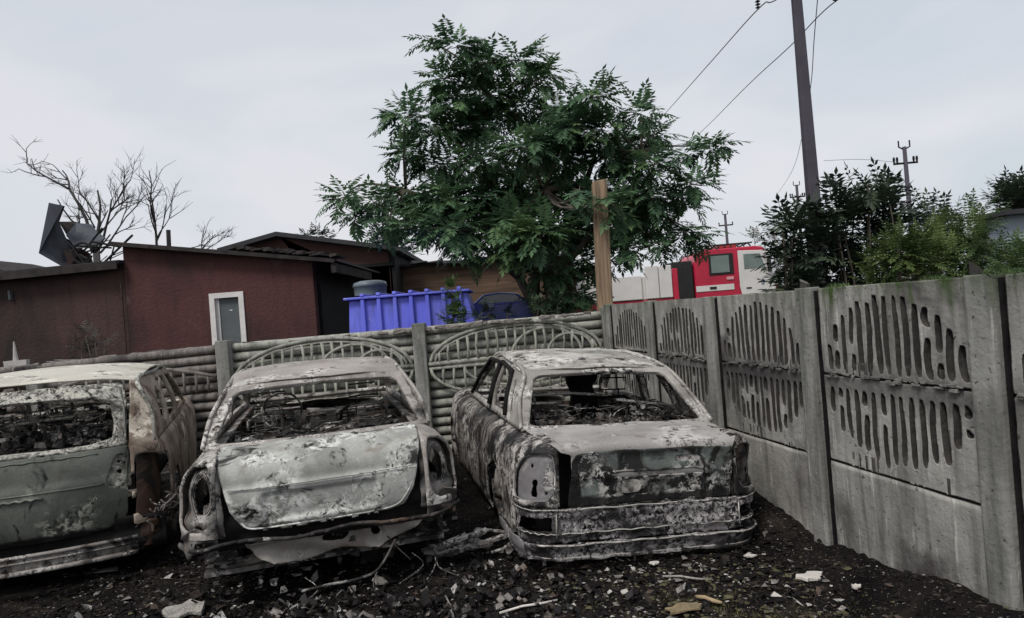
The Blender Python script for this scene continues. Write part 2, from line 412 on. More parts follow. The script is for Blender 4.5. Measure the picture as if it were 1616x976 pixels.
def wires(parent, pts_box, n, mat, name='burnt_wiring', seed=0, r=(0.002, 0.004), droop=0.1):
    """charred clutter: short wires, springs, brackets and flakes of trim"""
    g = random.Random(seed); b = MB(); (x0, y0, z0), (x1, y1, z1) = pts_box
    def cl(q): return Vector((min(max(q.x, x0), x1), min(max(q.y, y0), y1), min(max(q.z, z0), z1)))
    for _ in range(n):
        a = Vector((g.uniform(x0, x1), g.uniform(y0, y1), z0 + (z1 - z0) * g.random() ** 1.6))
        d = Vector((g.gauss(0, 1), g.gauss(0, .5), g.gauss(0, .35))).normalized() * g.uniform(.04, .15); p = [a]
        for k in range(3):
            d = d + Vector((g.gauss(0, .05), g.gauss(0, .03), g.gauss(0, .04))); p.append(p[-1] + d * .4)
        b.tube(smoothpath([cl(q) for q in p], 3), g.uniform(*r), 4)
    for _ in range(int(n * 1.6)):
        a = Vector((g.uniform(x0, x1), g.uniform(y0, y1), z0 + (z1 - z0) * g.random() ** 2.2)); sx, sy, sz = g.uniform(.006, .035), g.uniform(.005, .02), g.uniform(.004, .022)
        b.box((a.x - sx, a.y - sy, max(z0 - .02, a.z - sz)), (a.x + sx, a.y + sy, a.z + sz), j=.012)
    o = b.build(name, mat, parent); o['kind'] = 'stuff'; return o

def greenhouse(root, B, sp, mats):
    """sp: zb, zr, xb, xr, yrb, yrt, yft, yfb, crown, windows, roof z"""
    zb, zr, xb, xr = sp['zb'], sp['zr'], sp['xb'], sp['xr']
    bul = sp.get('bulge', .02); rise = sp.get('rise', 0.0)
    def lift(p):
        k = min(max((p[1] - sp['yrt']) / .75, 0), 1); k = k * k * (3 - 2 * k); t = min(max((p[2] - zb) / (zr - zb), 0), 1.0)
        return (p[0], p[1], p[2] + rise * k * t)
    def side(y, z):
        t = (z - zb) / (zr - zb)
        f = max(0, (y - 2.2)) * .03
        return lift((xb + (xr - xb) * t + bul * math.sin(math.pi * min(max(t, 0), 1)) - f, y, z))
    outl = [(sp['yrb'], zb - .015), (sp['yfb'], zb - .005), (sp['yft'], zr), ((sp['yft'] + sp['yrt']) / 2, zr + .01), (sp['yrt'], zr)]
    for mir in (False, True):
        sheet('window_frame', outl, sp['windows'], side, mats['pillar_l' if mir else 'pillar_r'], root, .028, .035, .003, 6, sp['seed'], mirror=mir)
    # roof skin
    y0, y1 = sp['yrt'] - .02, sp['yft'] + .02; cr = sp['crown']; yc = (y0 + y1) / 2; hl = (y1 - y0) / 2
    w = xr + .015
    def roof(x, y):
        a = min(abs(x) / w, 1); t = (y - yc) / hl
        bow = sp.get('bow', .035) * (1 - t * t)
        z = zr + cr * (1 - a ** 3) + bow + sp.get('sag', 0) * math.exp(-((x + .1) / .35) ** 2 - ((t) / .5) ** 2)
        edge = sp.get('redge', 0.0) * a * a
        return lift((x, y + edge, z - .008))
    ro = [(-w, y0 + .02), (-w * .5, y0 - .02), (0, y0 - .03), (w * .5, y0 - .02), (w, y0 + .02), (w, yc), (w * .97, y1), (0, y1 + .05), (-w * .97, y1), (-w, yc)]
    roofo = sheet('roof', ro, [], roof, mats['roof'], root, .035, .012, sp.get('rdent', .006), 4, sp['seed'] + 1)
    # rear window surround
    if sp.get('rearframe', True):
        def rw(x, t):
            q = t; bowl = .05 * (1 - (x / xb) ** 2)
            return (x, sp['yrb'] + (sp['yrt'] - sp['yrb']) * q - bowl * (1 - .4 * q), zb + (zr - zb) * q + (cr * .5) * q * (1 - (x / xb) ** 2))
        s_ = .07
        hol = chaikin([(-xb + s_, .06), (0, .03), (xb - s_, .06), (xr - s_ * .9 - .0, .90), (0, .93), (-xr + s_ * .9, .90)], 0)
        hol = [(-xb + s_, .07), (-xb + s_ + .04, .04), (0, .03), (xb - s_ - .04, .04), (xb - s_, .07), (xr - s_ * .8, .84), (xr - s_ * .8 - .05, .90), (0, .92), (-xr + s_ * .8 + .05, .90), (-xr + s_ * .8, .84)]
        sheet('rear_window_frame', [(-xb, -.02), (0, -.04), (xb, -.02), (xr, 1.0), (0, 1.02), (-xr, 1.0)], [hol], rw, mats['frame'], root, .022, .03, .002, 6, sp['seed'] + 2)
    # front window surround
    def fw(x, q):
        bowl = .08 * (1 - (x / xb) ** 2)
        return lift((x, sp['yfb'] + (sp['yft'] - sp['yfb']) * q + bowl * (1 - .4 * q), zb + (zr - zb) * q + cr * .5 * q * (1 - (x / xb) ** 2)))
    hol = [(-xb + .07, .06), (0, .04), (xb - .07, .06), (xr - .06, .9), (0, .92), (-xr + .06, .9)]
    xf = xb - .04
    sheet('windscreen_frame', [(-xf, -.02), (0, -.03), (xf, -.02), (xr - .02, 1.0), (0, 1.02), (-xr + .02, 1.0)], [hol], fw, mats['frame'], root, .03, .03, .002, 6, sp['seed'] + 3)
    b = MB()
    for sx in (-1, 1):
        b.tube(smoothpath([lift(p_) for p_ in [(sx * xb, sp['yrb'] - .01, zb), (sx * (xb + xr) / 2 + sx * bul, (sp['yrb'] + sp['yrt']) / 2, (zb + zr) / 2), (sx * xr, sp['yrt'], zr), (sx * (xr + .005), yc, zr + .012), (sx * (xr - .01), sp['yft'], zr), (sx * (xf), sp['yfb'], zb)]], 6), sp.get('rail', .018) * .75, 7)
    b.build('roof_rail', mats['frame'], root, True)
    return lift

def car_common(root, B, zb, mats, doors, sp, arch_z, arch_r, wheels=(0.98, 3.55), wr=.29, sill=.1):
    """doors: list of (name, y0, y1); the last is the front wing"""
    vt = B.vmax
    for side_i, mir in ((0, False), (1, True)):
        mt = mats['side_l' if mir else 'side_r']
        for nm, y0, y1 in doors:
            u0, u1 = B.u(y0) + .004, B.u(y1) - .004
            ol = [(u0 + .02, B.v(sill)), (u1 - .02, B.v(sill)), (u1, B.v(sill + .2)), (u1, vt), (u0, vt), (u0, B.v(sill + .3))]
            hs = [circ(B.u(wheels[0]), B.v(arch_z), arch_r, 22), circ(B.u(wheels[1]), B.v(arch_z), arch_r, 22)]
            if 'door' in nm:
                hs.append(rrect(u0 + .10 if y0 < 2 else u0 + .08, B.v(zb - .20), u0 + .22, B.v(zb - .165), 1))
            sheet(nm, ol, hs, lambda u, v: B.wrap(u, v), mt, root, .03, .02, .006, 5, sp['seed'] + y0, mirror=mir)
    L = B.L; x0 = B.hw - .16
    def hood(x, y):
        a = abs(x) / B.hw; t = (y - sp['yfb']) / (L - sp['yfb'])
        return (x, y, zb - .02 - .14 * t - .05 * a ** 2)
    sheet('bonnet', [(-B.hw + .16, sp['yfb'] + .04), (B.hw - .16, sp['yfb'] + .04), (B.hw - .24, L - .1), (.3, L - .02), (-.3, L - .02), (-B.hw + .24, L - .1)], [], hood, mats['roof'], root, .05, .012, .012, 3, sp['seed'] + 8)
    def nose(x, z): return (x, L - .12 * (abs(x) / B.hw) ** 2 - .02, z)
    sheet('front_panel', [(-B.hw + .2, .12), (B.hw - .2, .12), (B.hw - .18, zb - .2), (0, zb - .16), (-B.hw + .18, zb - .2)],
          [rrect(-.7, zb - .42, -.42, zb - .26), rrect(.42, zb - .42, .7, zb - .26), rrect(-.35, zb - .4, .35, zb - .28), rrect(-.4, .18, .4, .3)], nose, mats['frame'], root, .04, .03, .006, 4, 5)
    # inner structure: floor, bulkheads, tunnel, cross member
    b = MB(); h = B.hw - .12
    b.box((-h, .22, sill + .03), (h, L - .2, sill + .06))
    b.box((-.12, 1.2, sill + .06), (.12, 3.0, sill + .26))
    b.box((-h + .04, 3.05 if L > 4 else 2.9, sill + .06), (h - .04, 3.09 if L > 4 else 2.94, zb - .12))
    b.box((-.2, 3.3, sill + .1), (.3, 3.9, zb - .25))
    b.build('floor_pan', M['inner'], root)
    for sx in (-1, 1):
        b = MB(); b.box((sx * (B.hw - .30) - .03, .45, sill + .06), (sx * (B.hw - .30) + .03, 1.45, arch_z + arch_r + .02))
        b.box((min(sx * (B.hw - .30), sx * (B.hw - .1)), .5, arch_z + arch_r), (max(sx * (B.hw - .30), sx * (B.hw - .1)), 1.45, arch_z + arch_r + .03))
        b.build('wheel_housing', M['soot'], root)
    for yy in wheels:
        for sx in (-1, 1): wheel(root, sx * (B.hw - .05), yy, wr, wr, sx, M['steel'])
    # dashboard bar, steering wheel
    b = MB(); yd = sp['yfb'] - .32; zd = zb - .09
    b.tube([(-h, yd, zd - .05), (h, yd, zd - .05)], .03, 8)
    for x in (-.45, -.2, .1, .4): b.box((x - .05, yd - .03, zd - .25), (x + .05, yd + .04, zd - .02), j=.01)
    b.box((-.62, yd, zd - .1), (-.2, yd + .1, zd + .03), j=.02); b.box((-.12, yd - .02, zd - .3), (.14, yd + .05, zd + .0), j=.02)
    b.build('dashboard_frame', M['steel'], root)
    b = MB(); c = Vector((-.36, yd - .28, zd + .06)); t = R(28)
    ring = [c + Vector((.185 * math.cos(a), .185 * math.sin(a) * math.sin(t), .185 * math.sin(a) * math.cos(t))) for a in [2 * math.pi * k / 24 for k in range(24)]]
    b.tube(ring, .011, 6, close=True); b.tube([ring[0], c, ring[12]], .012, 5); b.tube([c, ring[18]], .012, 5)
    b.tube([c, c + Vector((0, .3, -.12))], .025, 7)
    b.build('steering_wheel', M['steel'], root, True)

# ---- middle car: notchback saloon
def car_middle():
    root = empty('burnt_car', at(512, 765, 4.2) * 1.0, 'burnt-out saloon with pale green-grey boot lid and round hollow lamp holes, between two other wrecks', 'car', 'burnt-out cars', (0, 0, 0))
    root.location.z = 0; root.rotation_euler = (0, 0, R(16.42))
    ash = burnt('ash grey roof metal', (0.40, 0.37, 0.34), (0.27, 0.245, 0.225), rust=(.16, .12, .10), soot=.14, flake=.15, rusty=.25, seed=31)
    lidm = burnt('bleached boot lid metal', (0.48, 0.49, 0.455), (0.25, 0.252, 0.235), rust=(.20, .165, .14), soot=.34, flake=.45, rusty=.3, seed=33, spec=(.68, .68, .65), fs=10)
    pil = burnt('pale pillar metal', (0.42, 0.39, 0.36), (0.18, 0.165, 0.15), soot=.36, flake=.4, rusty=.25, seed=36)
    side = burnt('sooty side metal', (0.22, 0.20, 0.185), (0.09, 0.08, 0.075), soot=.45, flake=.3, rusty=.4, seed=37)
    mats = dict(roof=ash, frame=pil, pillar_l=pil, pillar_r=pil, side_l=side, side_r=side)
    B = Body(.885, .25, [(.07, .06, .20), (.02, .03, .38), (0, .0, .62), (.012, .0, .80), (.045, .015, .89), (.10, .05, .955), (.17, .12, .99), (.235, .2, 1.0)], 4.4)
    zb = 1.0
    sp = dict(zb=zb, zr=1.345, xb=.765, xr=.655, yrb=.50, yrt=1.02, yft=2.35, yfb=3.1, crown=.05, bow=.04, seed=3, bulge=.03, rise=.035, rdent=.008, redge=.03, rail=.02,
              windows=[[(1.12, 1.04), (1.78, 1.04), (1.78, 1.30), (1.34, 1.30)], [(1.87, 1.04), (2.93, 1.04), (2.42, 1.29), (1.87, 1.30)]])
    greenhouse(root, B, sp, mats)
    car_common(root, B, zb, mats, [('rear_door', 1.42, 2.2), ('front_door', 2.2, 3.2), ('front_wing', 3.2, 4.15)], sp, .29, .34, sill=.2)
    vt = B.vmax; V = B.v
    # quarter panels with lamp openings
    for mir in (False, True):
        lamp = chaikin([(.655, V(.56)), (.90, V(.56)), (1.0, V(.62)), (1.01, V(.80)), (.93, V(.93)), (.76, V(.965)), (.665, V(.95))], 2)
        ol = [(.635, V(.52)), (1.02, V(.50)), (1.08, V(.40)), (1.3, V(.40)), (1.42, V(.22)), (B.u(1.38), V(.22)), (B.u(1.415), V(.5)), (B.u(1.415), vt), (.635, vt)]
        q = sheet('quarter_panel', ol, [lamp, circ(B.u(.98), V(.29), .34, 24)], lambda u, v: B.wrap(u, v), pil, root, .022, .018, .005, 6, 4.1, mirror=mir)
        # recessed lamp housing with a round hole
        hm = burnt('lamp housing metal', (0.20, 0.19, 0.18), (0.08, 0.075, 0.07), soot=.45, flake=.3, rusty=.3, seed=38 + mir) if not mir else hm
        lo = [(.60, V(.50)), (1.06, V(.50)), (1.06, V(.94)), (.62, V(.975))]
        hol = chaikin([(.675, V(.665)), (.79, V(.655)), (.845, V(.72)), (.84, V(.84)), (.76, V(.885)), (.685, V(.85))], 1)
        hs = sheet('tail_lamp_housing', lo, [hol, rrect(.74, V(.555), .81, V(.60), 1), circ(.90, V(.585), .014), circ(.69, V(.62), .012)], lambda u, v: B.wrap(u, v, .055 - .03 * math.exp(-((v - V(.60)) / .05) ** 2)), hm, root, .016, .012, .006, 14, 5.2, mirror=mir)
        b = MB(); sx = -1 if mir else 1
        for r_, dd in ((.125, .045), (.108, .052)):
            b.tube([Vector((sx * (B.wrap(.762 + r_ * .8 * math.cos(a), V(.775) + r_ * 1.1 * math.sin(a), dd)[0]), B.wrap(.762 + r_ * .8 * math.cos(a), V(.775) + r_ * 1.1 * math.sin(a), dd)[1], .775 + r_ * 1.1 * math.sin(a))) for a in [2 * math.pi * k / 20 for k in range(20)]], .006, 5, close=True)
        b.build('lamp_ring', M['steel'], hs, True)
    # sooty recessed panel behind the lid, the lip below
    def rp(x, z): return (x, .075 + .02 * math.sin(z * 30), z)
    sheet('rear_panel', [(-.66, .44), (.66, .44), (.66, .86), (-.66, .86)], [circ(.55, .60, .02), circ(-.55, .62, .02)], rp, M['soot'], root, .03, .02, .006, 6, 8)
    def lip(u, v): 
        p = B.wrap(u, V(.47), -.02 + v * .6); return (p[0], p[1], .485 - v * .25 + .012 * math.sin(u * 9))
    sheet('bumper_lip', [(-.98, 0), (.98, 0), (.98, .16), (-.98, .16)], [], lip, M['inner'], root, .03, .02, .01, 6, 9)
    # boot lid
    path = arclen(smoothpath([(.015, .535), (-.01, .60), (-.018, .70), (-.012, .785), (.012, .81), (.018, .87), (.045, .925), (.10, .965), (.22, .99), (.38, 1.0), (.50, 1.0)], 4))
    path = [(t, p[0], p[1]) for t, *p in path]
    Lv = path[-1][0]
    def lid(x, v):
        y, z = interp(path, v)
        y += .02 * (x / .6) ** 2 + .06 * max(0, abs(x) - .5)
        if v > .42:                                       # buckled top skin
            k = min((v - .42) / .1, 1)
            w = mnoise.noise(Vector((x * 5.5, v * 9, 1.3))); w2 = abs(mnoise.noise(Vector((x * 6 + v * 8, v * 4, 7.7))))
            z += k * (.022 * w - .05 * max(0, .14 - w2) / .14 * .5)
        # pressed plate recess
        px, pz = abs(x + .02), z
        if px < .36 and .575 < pz < .765: y += .022 * min(1, (.36 - px) / .03) * min(1, (pz - .575) / .02, (.765 - pz) / .02)
        return (x, y, z)
    ol = [(-.60, .30), (-.56, .14), (-.49, .03), (-.40, -.0), (.40, 0), (.49, .03), (.56, .14), (.60, .30), (.625, .42), (.64, .60), (.66, Lv), (0, Lv + .0), (-.66, Lv), (-.64, .60), (-.625, .42)]
    holes = [circ(.43, .13, .013, 8), circ(-.12, .20, .012, 8), circ(.05, .19, .010, 8), circ(.20, .20, .012, 8), circ(.02, .12, .008, 8), rrect(-.14, .262, .02, .272, 0), rrect(.07, .115, .10, .13, 1), [(-.12, .57), (-.02, .545), (.0, .553), (-.11, .58)], [(.1, .52), (.2, .525), (.2, .532), (.1, .53)], rrect(-.34, .255, -.12, .262, 0), [(.33, .63), (.36, .60), (.37, .61), (.34, .64)]]
    sheet('boot_lid', ol, holes, lid, lidm, root, .014, .014, .003, 9, 10)
    b = MB()
    b.tube(smoothpath([(-.50, -.004, .60), (-.44, -.012, .556), (-.2, -.026, .552), (.1, -.026, .551), (.4, -.012, .56), (.5, -.004, .62), (.56, .01, .72)], 6), .006, 6)
    b.tube(smoothpath([(-.57, -.0, .80), (-.3, -.016, .797), (0, -.022, .80), (.3, -.016, .803), (.57, 0, .81)], 5), .005, 6)
    b.build('lid_seam', lidm, root, True)
    # crumpled valance, hanging strips, tow eye
    def val(x, z): return (x, .10 + .05 * math.sin(x * 5 + 1) + .03 * math.sin(z * 30 + x * 9), z)
    sheet('valance', [(-.34, .30), (-.12, .27), (.08, .31), (.30, .28), (.52, .36), (.62, .45), (-.50, .45), (-.45, .37)], [chaikin([(-.05, .37), (.12, .36), (.14, .41), (-.02, .42)], 1), circ(.3, .38, .03), rrect(-.36, .40, -.14, .412, 0)], val, ash, root, .018, .014, .014, 9, 11)
    b = MB()
    g = random.Random(5)
    b.tube(smoothpath([(-.18, -.02, .13), (-.02, -.05, .15), (.18, -.05, .155), (.30, -.02, .19), (.42, .05, .33)], 5), [.009] * 21, 6)
    b.tube(smoothpath([(.06, -.04, .10), (.02, -.05, .06), (.08, -.06, .03), (.13, -.05, .06), (.11, -.04, .11)], 5), .006, 6)
    for k in range(6):
        x = g.uniform(-.3, .78); z = g.uniform(.16, .4)
        b.tube(smoothpath([(x, .12, z), (x + g.uniform(-.1, .1), .05, z - .07), (x + g.uniform(-.15, .15), .02, z - .15)], 4), g.uniform(.002, .005), 4)
    b.build('hanging_strip', M['inner'], root, True)
    wires(root, ((-.80, .12, .10), (.80, .7, .40)), 34, M['clutter'], name='underbody_scrap', seed=44)
    b = MB(); b.tube([(.30, .35, .20), (.30, .75, .20)], .1, 12); b.tube([(.3, .75, .2), (.2, 2.5, .18)], .03, 8); b.tube([(-.8, .98, .22), (.8, .98, .22)], .05, 8)
    b.build('axle_beam', M['soot'], root, True)
    # bracket flaps by the lamps
    for sx, zz in ((-1, .46), (1, .50)):
        fl_ = [(.64, zz - .05), (.70, zz - .085), (.75, zz - .03), (.80, zz - .02), (.82, zz - .07), (.845, zz + .0), (.85, zz + .10), (.78, zz + .12), (.66, zz + .09)]
        sheet('bumper_bracket', fl_, [rrect(.72, zz + .01, .77, zz + .045, 1), circ(.80, zz + .03, .012), circ(.69, zz + .05, .01)], lambda x, z: (x, .045 + .25 * max(0, x - .7) + .02 * math.sin(z * 40 + x * 30), z), hm if sx < 0 else M['inner'], root, .011, .01, .012, 14, 3 + sx, mirror=sx < 0)
    # seats
    for k, x in enumerate((-.40, .38)):
        seat_frame(root, x, 1.95, .48, .56, .46, M['steel'])
    b = MB(); 
    b.box((-.66, 1.12, .45), (.66, 1.16, .97), j=.02); b.box((-.7, .52, .955), (.7, .86, .965)); b.box((-.62, 1.2, .42), (.62, 1.65, .5), j=.02)
    b.build('rear_seat_panel', M['inner'], root)
    for x, z in ((-.44, .99), (.35, 1.0)):
        b = MB()
        b.tube([(x - .12, 1.12, z), (x + .12, 1.12, z), (x + .11, 1.13, z + .10), (x - .11, 1.13, z + .10)], .009, 5, close=True)
        b.tube([(x - .08, 1.12, z + .02), (x + .08, 1.12, z + .02), (x + .08, 1.12, z + .07), (x - .08, 1.12, z + .07)], .005, 5, close=True)
        b.build('rear_headrest_frame', M['steel'], root, True)
    wires(root, ((-.62, .55, .975), (.62, 1.05, 1.03)), 26, M['clutter'], seed=3)
    return root

# ---- right car: saloon sunk on its rims
def car_right():
    p = at(1012, 780, 4.5)
    root = empty('burnt_car', (p.x + .035, p.y, 0), 'burnt-out saloon with scabby grey and white tail, parked beside the patterned concrete wall', 'car', 'burnt-out cars', (0, R(3.9), R(12.6)))
    roofm = burnt('flaked white roof metal', (0.52, 0.50, 0.46), (0.20, 0.19, 0.175), rust=(.13, .10, .085), soot=.34, flake=.45, rusty=.2, seed=51, fs=9)
    deck = burnt('pink ash deck metal', (0.40, 0.385, 0.37), (0.26, 0.245, 0.235), rust=(.15, .115, .11), soot=.22, flake=.26, rusty=.2, seed=53, spec=(.55, .53, .51), fs=15)
    tailm = burnt('scabby tail metal', (0.19, 0.22, 0.205), (0.075, 0.083, 0.078), rust=(.05, .045, .042), soot=.66, flake=.42, rusty=.3, seed=55, spec=(.60, .58, .55), fs=14, scorch=(('Z', .41, .05), ('X', -.52, .05)))
    sidem = burnt('scabby side metal', (0.24, 0.22, 0.20), (0.10, 0.09, 0.083), rust=(.075, .055, .045), soot=.66, flake=.55, rusty=.4, seed=57, spec=(.5, .47, .44), fs=14)
    bump_ = burnt('scabby bumper metal', (0.20, 0.185, 0.19), (0.07, 0.066, 0.07), rust=(.05, .04, .04), soot=.72, flake=.58, rusty=.2, seed=58, spec=(.42, .4, .4), fs=24)
    pil = burnt('bleached pillar metal', (0.42, 0.40, 0.37), (0.20, 0.185, 0.17), soot=.36, flake=.5, rusty=.2, seed=59, fs=18)
    hous = burnt('lamp pan metal', (0.25, 0.24, 0.245), (0.15, 0.14, 0.145), soot=.16, flake=.2, rusty=.1, seed=60)
    mats = dict(roof=roofm, frame=pil, pillar_l=pil, pillar_r=sidem, side_l=sidem, side_r=sidem)
    B = Body(.86, .25, [(.06, .03, .07), (.02, .0, .14), (.01, .0, .28), (0, .02, .45), (.008, .03, .60), (.03, .03, .72), (.065, .03, .775), (.13, .07, .81), (.19, .13, .825), (.24, .2, .832)], 4.35)
    rows_ = [(0, 0), (.07, .04), (.29, .165), (.345, .245), (.445, .335), (.51, .395), (.535, .45), (.77, .755), (.78, .78), (2, 2)]
    def fz(z): return interp(rows_, z)[0]
    def V(z): return B.v(fz(z))
    vt = B.vmax; zb = .845
    sp = dict(zb=zb, zr=1.225, xb=.735, xr=.60, yrb=.56, yrt=1.03, yft=2.25, yfb=3.0, crown=.045, bow=.035, seed=6, bulge=.02, rise=.075, rdent=.009, rail=.02,
              windows=[[(.95, .885), (1.03, .885), (1.20, 1.14), (1.12, 1.14)], [(1.10, .885), (1.72, .885), (1.72, 1.19), (1.30, 1.185)], [(1.82, .885), (2.83, .885), (2.32, 1.18), (1.82, 1.19)]])
    lift = greenhouse(root, B, sp, mats); root.scale = (1.045, 1, 1)
    car_common(root, B, zb, mats, [('rear_door', 1.40, 2.15), ('front_door', 2.15, 3.15), ('front_wing', 3.15, 4.1)], sp, .20, .33, sill=.07, wr=.27)
    for sx in (-1, 1):
        def gx(y, z): return sx * (.735 + (.60 - .735) * (z - zb) / (1.225 - zb) + .02 * math.sin(math.pi * (z - zb) / (1.225 - zb)) - max(0, y - 2.2) * .03 + .012)
        for w_ in ([(1.79, .88), (1.80, 1.05), (1.80, 1.19), (2.30, 1.20), (2.58, 1.05), (2.86, .88)], [(1.09, .88), (1.20, 1.04), (1.30, 1.19), (1.74, 1.20), (1.745, 1.05), (1.74, .88)]):
            b = MB(); b.tube([lift((gx(y, z), y, z)) for y, z in w_], .021 if sx < 0 else .012, 6); b.build('door_frame', M['soot'], root, True)
    for mir in (False, True):
        lamp = chaikin([(.63, V(.535)), (.80, V(.53)), (1.0, V(.53)), (1.03, V(.60)), (.98, V(.69)), (.88, V(.755)), (.74, V(.77)), (.635, V(.77))], 2)
        ol = [(.61, V(.515)), (1.03, V(.515)), (1.04, V(.30)), (1.40, V(.30)), (1.40, V(.1)), (B.u(1.36), V(.1)), (B.u(1.395), V(.4)), (B.u(1.395), vt), (.61, vt)]
        sheet('quarter_panel', ol, [lamp, circ(B.u(.98), B.v(.20), .33, 24)], lambda u, v: B.wrap(u, v), sidem, root, .02, .018, .005, 7, 4.5, mirror=mir)
        hs = sheet('tail_lamp_housing', [(.60, V(.50)), (1.06, V(.50)), (1.06, V(.80)), (.60, V(.80))],
                   [circ(.80, V(.615), .026), [(.785, V(.60)), (.815, V(.60)), (.84, V(.545)), (.77, V(.545))], circ(.70, V(.57), .015), circ(.83, V(.70), .016), circ(.79, V(.67), .012), circ(.86, V(.73), .012)],
                   lambda u, v: B.wrap(u, v, .035), hous if mir else M['inner'], root, .014, .01, .004, 12, 5.5, mirror=mir)
        b = MB(); sx = -1 if mir else 1
        rim = [B.wrap(u, v, .01) for u, v in lamp[::2]]
        b.tube([(sx * x, y, z) for x, y, z in rim], .006, 5, close=True)
        b.build('lamp_rim', hous, hs, True)
    # panel under the lamps with two rectangular openings
    seam = [rrect(-.97, V(.345), -.66, V(.445), 0), rrect(.66, V(.345), .97, V(.445), 0)]
    g = random.Random(8)
    for k in range(26):
        u = g.uniform(-.58, .58); v = V(g.uniform(.33, .46)); a = g.uniform(.008, .03); seam.append(circ(u, v, a * .5, 6))
    sheet('rear_panel', [(-1.04, V(.295)), (1.04, V(.295)), (1.04, V(.51)), (-1.04, V(.51))], seam, lambda u, v: B.wrap(u, v, .015 + .008 * math.sin(v * 60)), bump_, root, .014, .012, .012, 12, 9)
    sheet('rear_panel_lining', [(-1.0, V(.31)), (1.0, V(.31)), (1.0, V(.80)), (-1.0, V(.80))], [], lambda u, v: B.wrap(u, v, .13), M['soot'], root, .05, .01, .004, 14, 9)
    b = MB()
    for v_, ins in ((.285, -.02), (.50, .0), (.335, .008)):
        for s0, s1 in ((-1.04, -.62), (-.60, .60), (.62, 1.04)) if v_ > .3 and v_ != .5 else ((-1.04, 1.04),):
            b.tube([B.wrap(s0 + (s1 - s0) * k / 26, V(v_) + .004 * math.sin(k * 1.7), ins) for k in range(27)], .005 if v_ > .3 else .007, 5)
    for u in (-.99, -.635, .635, .99): b.tube([B.wrap(u, V(.32), 0), B.wrap(u, V(.47), 0)], .005, 5)
    b.build('panel_flange', pil, root, True)
    ol = [(-B.u(.64), V(.29)), (-B.u(.62), V(.15)), (-B.u(.45), V(.085)), (-.7, V(.075)), (0, V(.08)), (.7, V(.075)), (B.u(.45), V(.085)), (B.u(.62), V(.15)), (B.u(.64), V(.29))]
    sheet('rear_bumper', ol, [], lambda u, v: B.wrap(u, v, -.022 + .012 * math.sin(v * 30)), bump_, root, .016, .014, .013, 7, 10)
    b = MB(); b.tube([B.wrap(-1.3 + 2.6 * k / 40, V(.085) + .006 * math.sin(k), -.018) for k in range(41)], .006, 6); b.build('bumper_edge', pil, root, True)
    # boot lid
    path = arclen(smoothpath([(.035, .39), (.03, .46), (.022, .54), (.004, .59), (.004, .63), (.012, .70), (.002, .755), (.015, .79), (.06, .812), (.2, .825), (.38, .835), (.56, .848)], 4))
    Lv = path[-1][0]
    def lid(x, v):
        y, z = interp(path, v)
        y += .012 * (x / .6) ** 2; z += .012 * math.cos(x * 2.4) - .006
        if v > .44: z += .010 * mnoise.noise(Vector((x * 4, v * 8, 3))) + .010 * max(0, mnoise.noise(Vector((x * 1.2, v * 14, 9))))
        return (x, y, z)
    hol = [rrect(-.24, .185, .38, .225, 1), rrect(-.20, .07, -.06, .165, 1), rrect(.18, .275, .36, .315, 1), circ(.30, .10, .015, 7), circ(.42, .14, .02, 7), circ(.47, .19, .012, 7), circ(.1, .08, .012, 7), circ(.45, .26, .014, 7)]
    sheet('boot_lid', [(-.53, .0), (.585, .0), (.60, .375), (.66, .47), (.71, Lv), (-.71, Lv), (-.66, .47), (-.60, .385), (-.53, .36)], [], lambda x, v: lid(x, v), deck, root, .016, .004, .003, 8, 12)
    def lidface(x, v):
        q = lid(x, v); return (q[0], q[1] - .006, q[2])
    sheet('boot_lid_face', [(-.545, .005), (.583, .005), (.597, .368), (.3, .376), (0, .37), (-.3, .376), (-.50, .362), (-.53, .30)], hol, lidface, tailm, root, .012, .012, .007, 9, 13)
    b = MB(); b.tube([lid(-.26 + .66 * k / 20, .232) for k in range(21)], .007, 6); b.tube([lid(-.22 + .55 * k / 20, .058) for k in range(21)], .006, 6)
    b.tube([lid(-.53 + 1.10 * k / 30, .012) for k in range(31)], .005, 6)
    b.build('handle_strip', pil, root, True)
    b = MB()
    b.prism(chaikin([(-.20, .47), (-.07, .475), (-.05, .54), (-.10, .565), (-.20, .56), (-.17, .51)], 1), 'y', .012, .022); b.build('plate_remnant', roofm, root)
    # ash skirt hanging at left corner
    hs_ = [(-1.385, V(.09)), (-1.2, V(.05)), (-.98, V(.045)), (-.86, V(.055)), (-.845, V(.30)), (-.9, V(.315)), (-1.38, V(.315)), (-1.36, V(.2))]
    sheet('bumper_side', hs_, [], lambda u, v: B.wrap(u, v, -.036), hous, root, .02, .01, .006, 6, 3)
    wires(root, ((-.70, .3, .02), (.70, .9, .12)), 20, M['clutter'], name='underbody_scrap', seed=45)
    # seats, interior wreckage
    seat_frame(root, -.36, 1.85, .30, .50, .46, M['steel']); seat_frame(root, .36, 1.85, .30, .62, .50, M['soot'])
    b = MB(); b.prism(chaikin([(.02, .5), (.30, .5), (.27, .9), (.20, 1.02), (.27, 1.08), (.25, 1.2), (.02, 1.22), (-.04, 1.08), (.03, .95), (.0, .8)], 2), 'y', 1.78, 1.86)
    b.build('charred_seat_back', M['soot'], root, bevel=.01)
    b = MB(); b.box((-.62, 1.05, .3), (.62, 1.09, .80), j=.02); b.box((-.66, .56, .775), (.66, .78, .785)); b.box((-.6, 1.1, .27), (.6, 1.6, .36), j=.02)
    b.build('rear_seat_panel', M['inner'], root)
    b = MB()
    b.tube([(-.66, 1.12, 1.02), (-.2, 1.12, 1.03), (.12, 1.14, 1.0)], .012, 6); b.tube([(.2, 1.14, .96), (.64, 1.14, .90)], .012, 6)
    b.build('shelf_bar', pil, root, True)
